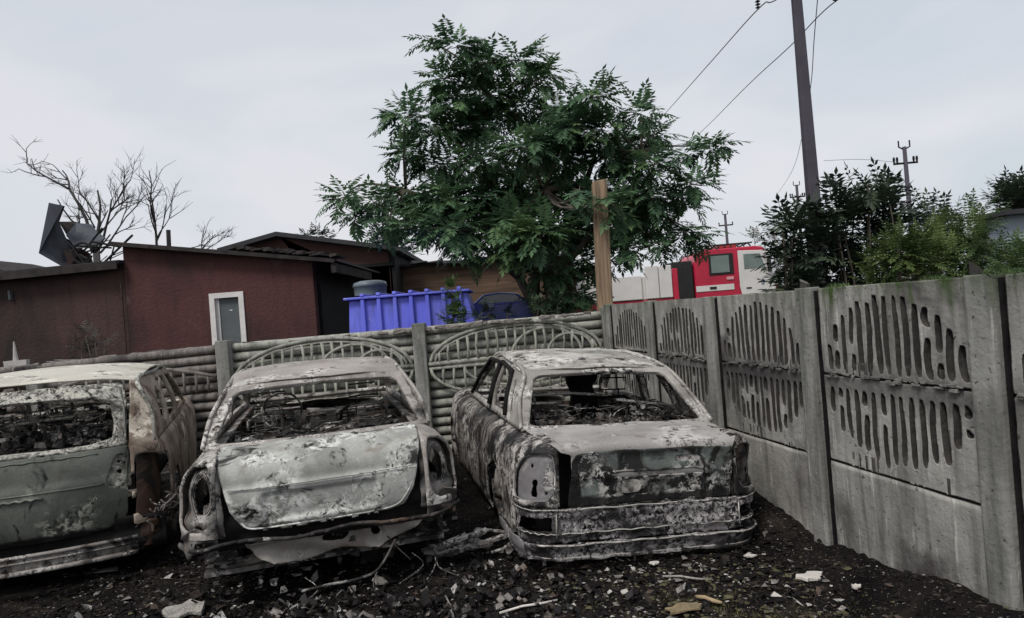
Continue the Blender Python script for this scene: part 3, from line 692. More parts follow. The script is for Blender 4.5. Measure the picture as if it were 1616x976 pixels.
    wires(root, ((-.62, .62, .80), (.62, 1.3, .93)), 70, M['clutter'], seed=9)
    return root

# ---- left car: hatchback
def car_left():
    p = at(40, 760, 4.7)
    root = empty('burnt_car', (p.x, p.y, 0), 'burnt-out hatchback with cream ash roof and olive tailgate, cut off by the left edge', 'car', 'burnt-out cars', (0, R(0.5), R(21.8)))
    roofm = burnt('cream ash roof metal', (0.60, 0.575, 0.50), (0.42, 0.40, 0.345), rust=(.25, .21, .17), soot=.02, flake=.18, rusty=.12, seed=71, spec=(.7, .68, .6), fs=9)
    gate = burnt('olive tailgate metal', (0.145, 0.155, 0.135), (0.075, 0.082, 0.072), rust=(.07, .06, .045), soot=.30, flake=.15, rusty=.25, seed=73, spec=(.42, .42, .36), fs=16, rough=.42, scorch=(('Z', .37, .05),))
    frame = burnt('flaked gate frame metal', (0.36, 0.35, 0.31), (0.16, 0.155, 0.14), soot=.35, flake=.6, rusty=.2, seed=74, spec=(.5, .49, .43), fs=18)
    qm = burnt('rust brown quarter metal', (0.36, 0.31, 0.25), (0.13, 0.098, 0.078), rust=(.10, .062, .046), soot=.16, flake=.2, rusty=.55, seed=76, spec=(.55, .5, .42), fs=9)
    mats = dict(roof=roofm, frame=frame, pillar_l=qm, pillar_r=qm, side_l=qm, side_r=qm)
    B = Body(.87, .22, [(.06, .05, .20), (.01, .02, .32), (0, .0, .55), (.012, .0, .80), (.04, .01, .94), (.07, .02, .985), (.10, .05, 1.0)], 4.2, tail=lambda z: 0.0)
    V = B.v; vt = B.vmax; zb = .99
    sp = dict(zb=zb, zr=1.455, xb=.80, xr=.665, yrb=.10, yrt=.40, yft=2.3, yfb=3.15, crown=.055, bow=.075, seed=8, bulge=.035, rdent=.005, rearframe=False, rail=.024,
              windows=[chaikin([(.62, 1.07), (1.10, 1.05), (1.12, 1.35), (.86, 1.33)], 1), [(1.20, 1.04), (1.86, 1.04), (1.88, 1.405), (1.24, 1.395)], [(1.96, 1.04), (2.95, 1.04), (2.36, 1.39), (1.98, 1.405)]])
    greenhouse(root, B, sp, mats)
    car_common(root, B, zb, mats, [('rear_door', 1.30, 2.0), ('front_door', 2.0, 3.1), ('front_wing', 3.1, 3.95)], sp, .30, .35, wheels=(.86, 3.4), sill=.2)
    for mir in (False, True):
        op = chaikin([(.665, V(.36)), (1.10, V(.40)), (1.24, V(.60)), (1.27, V(.84)), (1.12, V(.87)), (.90, V(.89)), (.70, V(.93)), (.665, V(.88))], 1)
        ol = [(.645, V(.40)), (1.1, V(.42)), (1.2, V(.22)), (B.u(1.26), V(.22)), (B.u(1.295), V(.5)), (B.u(1.295), vt), (.645, vt)]
        sheet('quarter_panel', ol, [op, circ(B.u(.86), V(.30), .35, 24)], lambda u, v: B.wrap(u, v), qm, root, .022, .018, .006, 5, 6.5, mirror=mir)
        sheet('inner_quarter', [(.64, V(.40)), (1.34, V(.40)), (1.34, V(.95)), (.70, V(.95))], [], lambda u, v: B.wrap(u, v, .09), M['rustin'], root, .03, .01, .01, 6, 7.5, mirror=mir)
    # rear pillar returns beside the gate
    def dp(a, z):
        t = max(0, (z - zb) / (1.455 - zb)); x = .64 + a * (.16 - .135 * t + .02)
        return (x * 1.0, .06 * a + .30 * t + .0 + (.02 if z < zb else .02), z)
    for mir in (False, True):
        sheet('rear_pillar', [(0, .93), (1, .93), (1.05, 1.0), (1.0, 1.44), (0, 1.46)], [], dp, qm, root, .03, .02, .006, 7, 7, mirror=mir)
    # tailgate with glass opening
    path = arclen(smoothpath([(.03, .36), (-.01, .44), (-.045, .60), (-.05, .74), (-.035, .80), (-.03, .90), (-.01, .98), (.04, 1.06), (.20, 1.28), (.30, 1.40), (.36, 1.455)], 4))
    Lv = path[-1][0]
    def vz(z):
        for a, b in zip(path, path[1:]):
            if b[2] >= z: return a[0] + (b[0] - a[0]) * (z - a[2]) / (b[2] - a[2])
        return Lv
    def gf(x, v):
        y, z = interp(path, v); return (x, y + .07 * (x / .6) ** 4 + .03 * (x / .6) ** 2, z)
    glass = chaikin([(-.52, vz(1.03)), (0, vz(1.02)), (.52, vz(1.03)), (.535, vz(1.12)), (.49, vz(1.345)), (0, vz(1.365)), (-.49, vz(1.345)), (-.535, vz(1.12))], 1)
    lampR = chaikin([(.47, vz(.70)), (.60, vz(.70)), (.61, vz(.93)), (.54, vz(.93))], 1)
    g = random.Random(4)
    dots = [circ(x, vz(z), .011, 7) for x, z in ((-.5, .975), (-.2, .98), (.1, .975), (.25, .98), (.42, .97), (.3, .76), (.42, .77), (.05, .60), (.12, .62), (-.3, .62), (.2, .775))]
    top = [circ(g.uniform(-.5, .5), vz(g.uniform(1.385, 1.43)), g.uniform(.008, .018), 6) for _ in range(14)]
    vv = vz(.985)
    sheet('tailgate', [(-.60, vz(.50)), (-.55, vz(.38)), (0, vz(.36)), (.55, vz(.38)), (.60, vz(.50)), (.625, vz(.9)), (.622, vv), (-.622, vv), (-.625, vz(.9))], [lampR, [(-a, b) for a, b in lampR]] + [d for d in dots], gf, gate, root, .016, .016, .003, 8, 14)
    sheet('tailgate_glass_frame', [(-.622, vv + .004), (.622, vv + .004), (.60, vz(1.30)), (.56, Lv - .01), (-.56, Lv - .01), (-.60, vz(1.30))], [glass] + top, gf, frame, root, .016, .03, .006, 9, 15)
    b = MB()
    b.tube([gf(-.6 + 1.07 * k / 30, vz(.735)) for k in range(31)], .006, 6); b.tube([gf(-.46 + .9 * k / 24, vz(.955) + .004 * math.sin(k * 2)) for k in range(25)], .007, 5)
    b.tube([Vector(gf(-.35 + .45 * k / 14, vz(.70) + .006 * math.sin(k * 3))) + Vector((0, -.01, 0)) for k in range(15)], .010, 5)
    b.tube([gf(.60, vz(.9)), gf(.605, vz(1.05)), gf(.585, vz(1.25)), gf(.55, vz(1.40)), gf(.4, vz(1.44))], .009, 6)
    b.build('gate_seam', gate, root, True)
    for sx in (1, -1):
        def lf(u, v, sx=sx):
            q = gf(u, v); return (sx * q[0], q[1] + .03 + .02 * math.sin(u * 60) * math.sin(v * 50), q[2])
        sheet('tail_lamp_housing', [(.45, vz(.68)), (.625, vz(.68)), (.625, vz(.95)), (.45, vz(.95))], [circ(.56, vz(.80), .02), circ(.55, vz(.87), .014)], lf, frame, root, .014, .01, .01, 20, 3)
    # bumper beam, sills
    b = MB()
    def bm(x): return .0 + .10 * (x / .85) ** 2 - .10
    for z, r_ in ((.325, .014), (.285, .008), (.215, .018)):
        b.tube([(x, bm(x), z) for x in [-.85 + 1.52 * k / 20 for k in range(21)]], r_, 6)
    for k in range(20):
        x0_, x1_ = -.85 + 1.52 * k / 20, -.85 + 1.52 * (k + 1) / 20
        b.hexa([(x0_, bm(x0_) + .01, .215), (x1_, bm(x1_) + .01, .215), (x1_, bm(x1_) + .025, .215), (x0_, bm(x0_) + .025, .215), (x0_, bm(x0_) + .01, .325), (x1_, bm(x1_) + .01, .325), (x1_, bm(x1_) + .025, .325), (x0_, bm(x0_) + .025, .325)])
    b.build('bumper_beam', M['steel'], root, True)
    def rp(x, z): return (x, .07 + .02 * math.sin(z * 40), z)
    sheet('rear_panel', [(-.85, .20), (.85, .20), (.85, .46), (-.85, .46)], [], rp, M['soot'], root, .04, .02, .008, 6, 8)
    def cs(u, v): return B.wrap(u, v, .01 + .02 * math.sin(u * 30))
    sheet('bumper_corner', [(.68, V(.21)), (1.12, V(.24)), (1.16, V(.40)), (1.0, V(.44)), (.8, V(.41)), (.70, V(.44))], [circ(.8, V(.33), .02), circ(1.0, V(.36), .015)], cs, M['rustin'], root, .018, .015, .012, 12, 8)
    b = MB(); g = random.Random(2)
    for k in range(24):
        u = g.uniform(.72, 1.18); z = g.uniform(.38, .52)
        q = Vector(B.wrap(u, V(z), .0)); b.tube(smoothpath([q, q + Vector((g.uniform(-.06, .06), g.uniform(-.03, .03), g.uniform(-.06, .05))), q + Vector((g.uniform(-.1, .1), g.uniform(-.03, .05), g.uniform(-.1, .08)))], 3), g.uniform(.004, .01), 5)
    b.build('torn_bracket', M['steel'], root, True)
    for x in (-.38, .36): seat_frame(root, x, 1.9, .50, .60, .46, M['steel'])
    for x in (-.33, .33): seat_frame(root, x, 1.15, .50, .56, .58, M['steel'])
    b = MB(); b.box((-.64, .9, .45), (.64, .94, 1.0), j=.02); b.box((-.64, .3, .55), (.64, .9, .58), j=.01); b.build('load_floor', M['inner'], root)
    b = MB()
    b.tube([(-.3, .55, 1.17), (.0, .55, 1.19), (.40, .55, 1.20)], .013, 6); b.tube([(-.6, .6, 1.08), (-.25, .6, 1.10)], .012, 6)
    b.build('shelf_bar', frame, root, True)
    wires(root, ((-.58, .25, 1.0), (.58, .9, 1.32)), 120, M['clutter'], seed=19)
    return root
C2 = car_middle(); C3 = car_right(); C1 = car_left()
#@@SPLIT cars
# ================================================================== ground
def axis(lo, hi, c0, c1, fine, grow=1.18):
    a = [c0 + fine * k for k in range(int((c1 - c0) / fine) + 1)]
    s = fine; x = a[-1]
    while x < hi: s *= grow; x += s; a.append(x)
    s = fine; x = a[0]; b = []
    while x > lo: s *= grow; x -= s; b.append(x)
    return b[::-1] + a
WP = Vector((2.07, 4.56)); WD = Vector((-.1933, 1.0)).normalized()   # right wall line
WN = Vector((WD.y, -WD.x))                                            # away from the camera side
def wall_dist(x, y): return (Vector((x, y)) - WP).dot(WN)
def ground_z(x, y):
    n = mnoise.noise(Vector((x * .9, y * .9, 0))) * .04 + mnoise.noise(Vector((x * 3.1, y * 3.1, 4))) * .018
    near = max(0, 1 - max(abs(x) - 6, 0) / 4) * max(0, 1 - max(y - 8, 0) / 3)
    n += near * (abs(mnoise.noise(Vector((x * 9, y * 9, 2)))) * .030 + mnoise.noise(Vector((x * 23, y * 23, 5))) * .012)
    d = wall_dist(x, y)
    if -1.2 < d < .3 and 1.5 < y < 9:                      # bank of charred earth along the wall
        prof = math.exp(-((d + .08) / .26) ** 2)
        n += prof * (.10 + .07 * math.sin(y * 2.3 + .6) + .05 * mnoise.noise(Vector((x * 2, y * 2, 9))))
    if y > 9.3: n += min((y - 9.3) * .1, .0)
    return n - .02
xs = axis(-900, 900, -4.6, 3.4, .045); ys = axis(-60, 1400, 2.4, 6.4, .045)
gv = [(x, y, ground_z(x, y) if abs(x) < 40 and y < 60 and y > -20 else -.02) for y in ys for x in xs]
nx = len(xs)
gf_ = [(j * nx + i, j * nx + i + 1, (j + 1) * nx + i + 1, (j + 1) * nx + i) for j in range(len(ys) - 1) for i in range(nx - 1)]
me = bpy.data.meshes.new('ground'); me.from_pydata(gv, [], gf_); me.update()
m, n, b = newmat('charred earth')
v = vec_of(n, 0)
c = ramp(n, noise_node(n, v, 2.2, 8, .8), [(.35, (.006, .0055, .0055)), (.55, (.015, .013, .012)), (.72, (.034, .028, .024))])
c = mixc(n, ramp(n, noise_node(n, v, 26, 5, 1.0), [(.60, 0.0), (.68, .8)]), c, (.07, .06, .055))
c = mixc(n, ramp(n, noise_node(n, vec_of(n, 3), 60, 3, .3), [(.66, 0.0), (.71, .9)]), c, (.28, .26, .24))
# unburnt soil and grass tint further off
g_ = n.nodes.new('ShaderNodeNewGeometry'); sx = n.nodes.new('ShaderNodeSeparateXYZ'); link(n, g_.outputs['Position'], sx.inputs[0])
mr = n.nodes.new('ShaderNodeMapRange'); link(n, sx.outputs['Y'], mr.inputs[0]); mr.inputs[1].default_value = 10; mr.inputs[2].default_value = 14
c = mixc(n, mr.outputs[0], c, ramp(n, noise_node(n, v, .7, 6), [(.4, (.06, .055, .035)), (.6, (.045, .07, .025))]))
link(n, c, b.inputs['Base Color']); b.inputs['Roughness'].default_value = .95; b.inputs['Specular IOR Level'].default_value = .04
bump(n, b, noise_node(n, v, 34, 8, .6), .9, .02)
me.materials.append(m); me.polygons.foreach_set('use_smooth', [True] * len(me.polygons))
ground = bpy.data.objects.new('ground', me); COL.objects.link(ground); tag(ground, kind='structure')

# ================================================================== right wall
conc = [concrete('grey cast concrete %d' % k, (.36, .35, .325), (.10, .096, .088), seed=20 + k * 3, moss=1.0 if k in (0, 1) else .25, soot=(.25, .55, .6, .5, .45)[k], band=(.45, .6, .85, .6, .3)[k]) for k in range(5)]
postm = concrete('concrete post', (.29, .288, .27), (.08, .082, .072), seed=44, moss=.5, soot=.2)
slot_shade = concrete('dirty shaded slot concrete', (.085, .08, .075), (.03, .029, .027), seed=90, soot=.6)  # slot sides: recess shade painted into the colour, along with dirt and soot
def wall_s(px):
    """distance along the wall line at which photo column px (on the horizon) meets it"""
    d = at(px, 494 - (px - 808) * math.tan(ROLL), 1.0); dx, dy = d.x, 1.0
    # WP + s WD = k (dx,dy)
    det = WD.x * (-dy) - WD.y * (-dx)
    return (-WP.x * (-dy) + WP.y * (-dx)) / det
sg = [wall_s(x) for x in (1575, 1283, 1130, 1030, 957)]
LS = (sg[3] - sg[0]) / 3
gaps = [sg[0] - LS] + [sg[0] + LS * k for k in range(5)]
wall = empty('concrete_wall', (WP.x, WP.y, 0), 'grey precast concrete wall with slotted ovals, running beside the right-hand burnt saloon', 'wall')
wall['label'] = 'grey precast concrete wall with slotted oval reliefs, running away from the camera along the yard'
wall.rotation_euler = (0, 0, math.atan2(WD.y, WD.x))       # local x along wall, local -y... away
HT = 1.76; PH = HT / 3
# local frame: x along WD, y = left of WD (towards yard) ; yard side is +y
def wmap(off):
    return lambda u, v: (u, off, v)
g = random.Random(12)
for k in range(-1, 5):
    s1 = gaps[k + 1] if k + 1 < len(gaps) else gaps[-1] + LS
    s0 = s1 - 0  # gap nearest camera of section k is at s1 (far gap side below)
for k in range(5):
    a = gaps[k] ; bb = gaps[k + 1]                # post occupies [bb, bb+pw]; panel [a+pw, bb]
    pw = .165
    u0, u1 = a + pw, bb - .022
    mt = conc[k]
    cu = (u0 + u1) / 2; ru = (u1 - u0) * .465
    for r_ in range(3):
        z0, z1 = PH * r_ + .006, PH * (r_ + 1) - .006
        if r_ == 0: z0 = -.25
        holes = []
        if r_ > 0:
            n_s = 15
            for i in range(n_s):
                t = -1 + 2 * (i + .5) / n_s; x = cu + t * ru; hw = .0225 + g.uniform(-.004, .003)
                hh = .50 * math.sqrt(max(0, 1 - (t * .97) ** 2))
                if hh < .09: continue
                if r_ == 2: za, zb_ = z0 + .022 + g.uniform(0, .01), z0 + hh + g.uniform(-.02, .02)
                else: za, zb_ = z1 - .46 * math.sqrt(max(0, 1 - (t * .97) ** 2)) - .05 + g.uniform(-.03, .02), z1 - .075
                w1, w2, w3 = g.uniform(-.010, .010), g.uniform(-.012, .012), g.uniform(-.008, .008)
                if zb_ - za < .05: continue
                if g.random() < .22:                 # slot interrupted by a lump of concrete
                    zm = za + (zb_ - za) * g.uniform(.3, .7)
                    parts = [(za, zm - .02), (zm + .03, zb_)]
                else: parts = [(za, zb_)]
                for pa, pb in parts:
                    if pb - pa < .04: continue
                    pm = (pa + pb) / 2
                    holes.append(chaikin([(x - hw + w1, pa), (x + hw + w1, pa + .01), (x + hw + w2, pm), (x + hw * .8 + w3, pb - .015), (x + w3, pb), (x - hw + w3, pb - .02), (x - hw + w2, pm)], 1))
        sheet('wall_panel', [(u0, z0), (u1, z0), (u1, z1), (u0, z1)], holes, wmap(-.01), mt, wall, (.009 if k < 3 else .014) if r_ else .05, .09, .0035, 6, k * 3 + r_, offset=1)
        pn = COL.objects[-1]; pn.data.materials.append(slot_shade); pn.modifiers['s'].material_offset_rim = 1
    p = MB(); n_ = 12
    prof = [(bb, -.05), (bb + pw, -.05), (bb + pw, .035), (bb + pw - .02, .05), (bb + .02, .05), (bb, .035)]
    prof = [(a_ + .0, b_ + .0) for a_, b_ in prof]
    for i in range(n_):
        za, zb_ = -.3 + (HT + .33) * i / n_, -.3 + (HT + .33) * (i + 1) / n_
        pass
    p.prism(prof, 'z', -.3, HT + g.uniform(-.004, .006)); p.build('wall_post', postm, wall, bevel=.008)
    p = MB(); p.box((bb - .014, -.05, -.2), (bb - .002, .006, HT - .02), j=.001); p.build('gap_shade_strip', M['soot'], wall)  # black strip added to paint the shade of the gap beside the post
    # ragged mortar and lumps inside the relief seams
    q = MB()
    for i in range(26):
        x = g.uniform(cu - ru, cu + ru); z = PH * 2 + g.uniform(-.012, .018)
        q.box((x - g.uniform(.01, .04), -.004, z - g.uniform(.004, .012)), (x + g.uniform(.01, .04), .006 + g.uniform(0, .008), z + g.uniform(.004, .01)), j=.004)
    if k < 4: o = q.build('mortar_crumbs', mt, wall, bevel=.003); o['kind'] = 'stuff'
# earth and dark scrub behind the wall is built with the shrubs

# ================================================================== back fence of concrete logs
logm = concrete('log shaped concrete', (.42, .425, .375), (.15, .145, .125), seed=60, moss=.0, soot=.12)
logs = concrete('sooty log shaped concrete', (.24, .22, .205), (.08, .072, .066), seed=64, soot=.4)
orn = concrete('pale ornament concrete', (.36, .365, .32), (.12, .12, .10), seed=66, soot=.05)
fence = empty('concrete_fence', (0, 9.0, 0), 'concrete fence of stacked log shapes with arched slatted ornaments, behind the burnt cars', 'fence')
fp = [at(957, 488, 9.0), at(662, 514, 8.85), at(357, 541, 8.7), at(60, 572, 8.6), at(-240, 604, 8.5)]
fp = [Vector((p.x, p.y - 9.0, p.z)) for p in fp]
g = random.Random(3)
for k, p in enumerate(fp):
    q = MB(); q.prism([(p.x - .085, p.y - .16), (p.x + .085, p.y - .16), (p.x + .085, p.y + .06), (p.x - .085, p.y + .06)], 'z', -.2, p.z + (.03 if k != 3 else -.1))
    q.build('fence_post', postm, fence, bevel=.012)
for k in range(4):
    a, b_ = fp[k + 1], fp[k]
    q = MB(); q2 = None
    for r_ in range(14):
        pts = []; rr = []
        for i in range(15):
            t = i / 14; x = a.x + .07 + (b_.x - a.x - .14) * t; y = a.y + (b_.y - a.y) * t; zt = a.z + (b_.z - a.z) * t - .07
            z = zt - .122 * r_ + .008 * mnoise.noise(Vector((x * 2, r_ * 3.3, 1)))
            pts.append((x, y + .01 * mnoise.noise(Vector((x * 3, r_, 7))), z)); rr.append(.052 + .008 * mnoise.noise(Vector((x * 6, r_ * 5, 2))))
        q.tube(pts, rr, 10)
    q.hexa([(a.x + .05, a.y + .03, -.1), (b_.x - .05, b_.y + .03, -.1), (b_.x - .05, b_.y + .06, -.1), (a.x + .05, a.y + .06, -.1), (a.x + .05, a.y + .03, a.z - .12), (b_.x - .05, b_.y + .03, b_.z - .12), (b_.x - .05, b_.y + .06, b_.z - .12), (a.x + .05, a.y + .06, a.z - .12)])
    q.build('log_panel', logm if k < 2 else logs, fence, True)
    # arched ornament
    cx = (a.x + b_.x) / 2; w = (b_.x - a.x) / 2 - .10; y = (a.y + b_.y) / 2 - .12
    zt = (a.z + b_.z) / 2
    slope = (b_.z - a.z) / (b_.x - a.x) ; sy = (b_.y - a.y) / (b_.x - a.x)
    def Q(dx, dz): return (cx + dx, y + dx * sy, zt + dx * slope + dz)
    q = MB()
    if k in (0, 1):
        hA = -.02; base = -.52
        def arc(hw_, top, bot, n=22, cxo=0): return [Q(cxo + hw_ * math.cos(math.pi * i / n), bot + (top - bot) * math.sin(math.pi * i / n)) for i in range(n + 1)]
        q.tube(arc(w * .98, -.06, base), .024, 6); q.tube(arc(w * .93, -.11, base), .015, 6)
        q.tube([Q(-w, base), Q(0, base + .01), Q(w, base)], .03, 6)
        for i in range(17):
            dx = w * .93 * (-1 + 2 * (i + .5) / 17); top = base + (-.11 - base) * math.sqrt(max(0, 1 - (dx / (w * .93)) ** 2))
            if top - base < .08: continue
            q.tube([Q(dx + g.uniform(-.01, .01), base), Q(dx + g.uniform(-.02, .02), (base + top) / 2), Q(dx, top)], [g.uniform(.020, .03), g.uniform(.012, .02), g.uniform(.018, .026)], 5)
        q.tube(arc(w * .40, -.17, base, cxo=.40), .02, 6); q.tube(arc(w * .26, -.27, base, cxo=.72), .02, 6)
        # lower mirrored arcs
        lb = base - .06
        q.tube([Q(w * .98 * math.cos(math.pi * i / 22), lb - .42 * math.sin(math.pi * i / 22)) for i in range(23)], .024, 6)
        q.tube([Q(w * .6 * math.cos(math.pi * i / 22), lb - .30 * math.sin(math.pi * i / 22)) for i in range(23)], .018, 6)
        q.tube([Q(-w, lb), Q(w, lb)], .022, 6)
        for i in range(15):
            dx = w * .9 * (-1 + 2 * (i + .5) / 15); bt = lb - .42 * math.sqrt(max(0, 1 - (dx / (w * .98)) ** 2))
            q.tube([Q(dx, lb), Q(dx + g.uniform(-.015, .015), (lb + bt) / 2), Q(dx, bt)], [g.uniform(.018, .026), .014, .02], 5)
    else:
        q.tube([Q(-w + 2 * w * i / 16, -.42 + .2 * math.sin(math.pi * i / 16)) for i in range(17)], .024, 6)
        for i in range(14): q.tube([Q(-w * .9 + 1.8 * w * i / 13, -.6), Q(-w * .9 + 1.8 * w * i / 13, -.44 + .2 * math.sin(math.pi * (i + .7) / 14.5))], .018, 5)
    q.build('arched_ornament', orn if k < 2 else logs, fence, True)
# rubble along the top of the fence
rub = MB()
for i in range(150):
    px = g.uniform(0, 935); k = 0
    f_ = (px) / 935; top = at(px, 584 - 92 * f_ + 0, 8.75)
    s_ = g.uniform(.012, .04) * (1.5 if px < 420 else 1)
    rub.box((top.x - s_ * 2, top.y - s_, top.z - .03), (top.x + s_ * 2, top.y + s_, top.z - .02 + s_ * g.uniform(.3, 1.1)), j=s_ * .5)
# ================================================================== timber post at the corner
wood = simple('weathered timber', (.22, .155, .10), .85, .55, 3, .8, stretch=(9, 9, .5))
bp, tp = at(949, 488, 9.12), at(945, 287, 9.12)
q = MB(); N_ = 16
for i in range(N_):
    t0_, t1_ = i / N_, (i + 1) / N_
for i in range(1):
    q.hexa([(bp.x - .11, 9.05, -.1), (bp.x + .11, 9.05, -.1), (bp.x + .11, 9.2, -.1), (bp.x - .11, 9.2, -.1), (tp.x - .095, 9.05, tp.z), (tp.x + .10, 9.05, tp.z + .02), (tp.x + .10, 9.2, tp.z + .01), (tp.x - .095, 9.2, tp.z - .01)])
tag(q.build('timber_post', wood, bevel=.012), 'tall weathered timber post standing at the corner where the two concrete fences meet', 'post')

# ================================================================== houses
brown = simple('maroon render', (.075, .036, .032), .9, .18, 1.2, .3, seed=3)
m, n, b = newmat('sooty brown render')
v = vec_of(n, 6)
c = mixc(n, ramp(n, noise_node(n, vec_of(n, 6, (.7, .5, .5)), 1.0, 6, .8), [(.38, 0.), (.64, 1.)]), (.076, .047, .043), (.030, .026, .026))
c = mixc(n, ramp(n, noise_node(n, vec_of(n, 7, (6, 6, .8)), 1.5, 5, .4), [(.5, 0.), (.7, .5)]), c, (.03, .027, .026))
link(n, c, b.inputs['Base Color']); b.inputs['Roughness'].default_value = .95; b.inputs['Specular IOR Level'].default_value = .1; bump(n, b, noise_node(n, v, 18, 6), .6, .03)
brown2 = m
m, n, b = newmat('smoke stained render')
v = vec_of(n, 2)
c = mixc(n, ramp(n, noise_node(n, vec_of(n, 2, (.5, .5, .35)), 1.0, 5, .5), [(.42, 0.), (.62, 1.)]), (.092, .043, .040), (.028, .025, .027))
c = mixc(n, ramp(n, noise_node(n, vec_of(n, 8, (7, 7, .7)), 1.3, 5, .4), [(.5, 0.), (.72, .45)]), c, (.035, .026, .026))
c = mixc(n, ramp(n, noise_node(n, vec_of(n, 12), 3.2, 8, .8), [(.62, 0.), (.70, .6)]), c, (.11, .075, .068))
link(n, c, b.inputs['Base Color']); b.inputs['Roughness'].default_value = .95; b.inputs['Specular IOR Level'].default_value = .1; bump(n, b, noise_node(n, v, 18, 6), .6, .03)
stain = m
roofdark = simple('dark roof sheet', (.030, .030, .034), .8, .3, 3, .2)
fasc = simple('weathered fascia board', (.040, .035, .034), .9, .4, 4, .4, spec=.1)
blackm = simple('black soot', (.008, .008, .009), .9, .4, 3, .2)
whitep = simple('white painted wood', (.62, .60, .58), .6, .12, 5, .2)
doorp = simple('grey door paint', (.085, .095, .10), .55, .15, 3, .1)
def quadwall(mb, pts, thick=.18):
    """pts: 4 corners of a vertical wall, front face; thickness goes away from the camera"""
    n_ = (Vector(pts[1]) - Vector(pts[0])).cross(Vector(pts[3]) - Vector(pts[0])).normalized()
    if n_.y < 0: n_ = -n_
    mb.hexa([pts[0], pts[1], tuple(Vector(pts[1]) + n_ * thick), tuple(Vector(pts[0]) + n_ * thick), pts[3], pts[2], tuple(Vector(pts[2]) + n_ * thick), tuple(Vector(pts[3]) + n_ * thick)])
# nearer brown house
Yh = 13.0
h1 = empty('brown_house', (0, Yh, 0), 'brown rendered house with a white-framed grey door and smoke stains', 'house')
h1.location = (0, 0, 0)
A = at(193, 386, Yh); Bq = at(492, 410, Yh); 
q = MB()
dl, dr, dt = at(330, 462, Yh), at(384, 458, Yh), at(357, 462, Yh)
x0, x1, zt0, zt1 = A.x, Bq.x, A.z, Bq.z
def ztop(x): return zt0 + (zt1 - zt0) * (x - x0) / (x1 - x0)
q.prism([(x0, -.1), (dl.x, -.1), (dl.x, ztop(dl.x)), (x0, zt0)], 'y', Yh, Yh + .2)
q.prism([(dl.x, dt.z), (dr.x, dt.z), (dr.x, ztop(dr.x)), (dl.x, ztop(dl.x))], 'y', Yh, Yh + .2)
q.prism([(dr.x, -.1), (x1, -.1), (x1, zt1), (dr.x, ztop(dr.x))], 'y', Yh, Yh + .2)
q.box((x0, Yh + .2, -.1), (x0 + .18, Yh + 4.6, zt0 - .02)); q.box((x0 + .18, Yh + 4.4, -.1), (x1, Yh + 4.6, zt1))
q.build('wall', stain, h1)
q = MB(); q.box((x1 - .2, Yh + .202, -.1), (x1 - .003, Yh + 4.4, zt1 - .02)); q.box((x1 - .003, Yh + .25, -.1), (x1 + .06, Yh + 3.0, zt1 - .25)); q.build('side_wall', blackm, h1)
q = MB()
q.hexa([(x0 - .12, Yh - .22, zt0 + .0), (x1 + .55, Yh - .22, ztop(x1 + .55) + .0), (x1 + .55, Yh + 4.8, ztop(x1 + .55)), (x0 - .12, Yh + 4.8, zt0),
        (x0 - .12, Yh - .22, zt0 + .045), (x1 + .55, Yh - .22, ztop(x1 + .55) + .045), (x1 + .55, Yh + 4.8, ztop(x1 + .55) + .045), (x0 - .12, Yh + 4.8, zt0 + .045)])
rf = q.build('roof', roofdark, h1)
q = MB(); q.hexa([(x0 - .12, Yh - .25, zt0 - .035), (x1 + .50, Yh - .25, ztop(x1 + .5) - .035), (x1 + .50, Yh - .222, ztop(x1 + .5) - .035), (x0 - .12, Yh - .222, zt0 - .035),
        (x0 - .12, Yh - .25, zt0 + .035), (x1 + .50, Yh - .25, ztop(x1 + .5) + .035), (x1 + .50, Yh - .222, ztop(x1 + .5) + .035), (x0 - .12, Yh - .222, zt0 + .035)])
q.box((x1 + .42, Yh - .2, zt1 - .30), (x1 + .52, Yh + 3.0, zt1 - .12), j=.01)
q.build('fascia', fasc, h1)
q = MB()
g = random.Random(6)
for i in range(24):
    x = x1 - 1.4 + 1.9 * i / 24 ; q.box((x, Yh - .26, ztop(x) + .07), (x + .14, Yh + .4, ztop(x) + .10 + g.uniform(0, .04)), j=.02)
o = q.build('roof_edge_tiles', fasc, h1); o['kind'] = 'stuff'
q = MB(); fw = .10
q.box((dl.x, Yh - .03, .1), (dl.x + fw, Yh + .05, dt.z)); q.box((dr.x - fw, Yh - .03, .1), (dr.x, Yh + .05, dt.z - .0)); q.box((dl.x + fw, Yh - .03, dt.z - fw), (dr.x - fw, Yh + .05, dt.z))
q.build('door_frame', whitep, h1)
q = MB(); q.box((dl.x + fw + .06, Yh + .06, .1), (dr.x - fw, Yh + .1, dt.z - fw)); d_ = q.build('door', doorp, h1)
q = MB(); q.box((dl.x + fw, Yh + .04, .1), (dl.x + fw + .06, Yh + .1, dt.z - fw)); q.build('door_jamb', whitep, h1)
q = MB(); q.tube([(dr.x - fw - .08, Yh + .04, 1.5), (dr.x - fw - .16, Yh + .03, 1.5)], .012, 6); q.box(((dl.x + dr.x) / 2 + .02, Yh + .052, dt.z - .36), ((dl.x + dr.x) / 2 + .07, Yh + .058, dt.z - .34)); q.build('door_handle', whitep, d_)
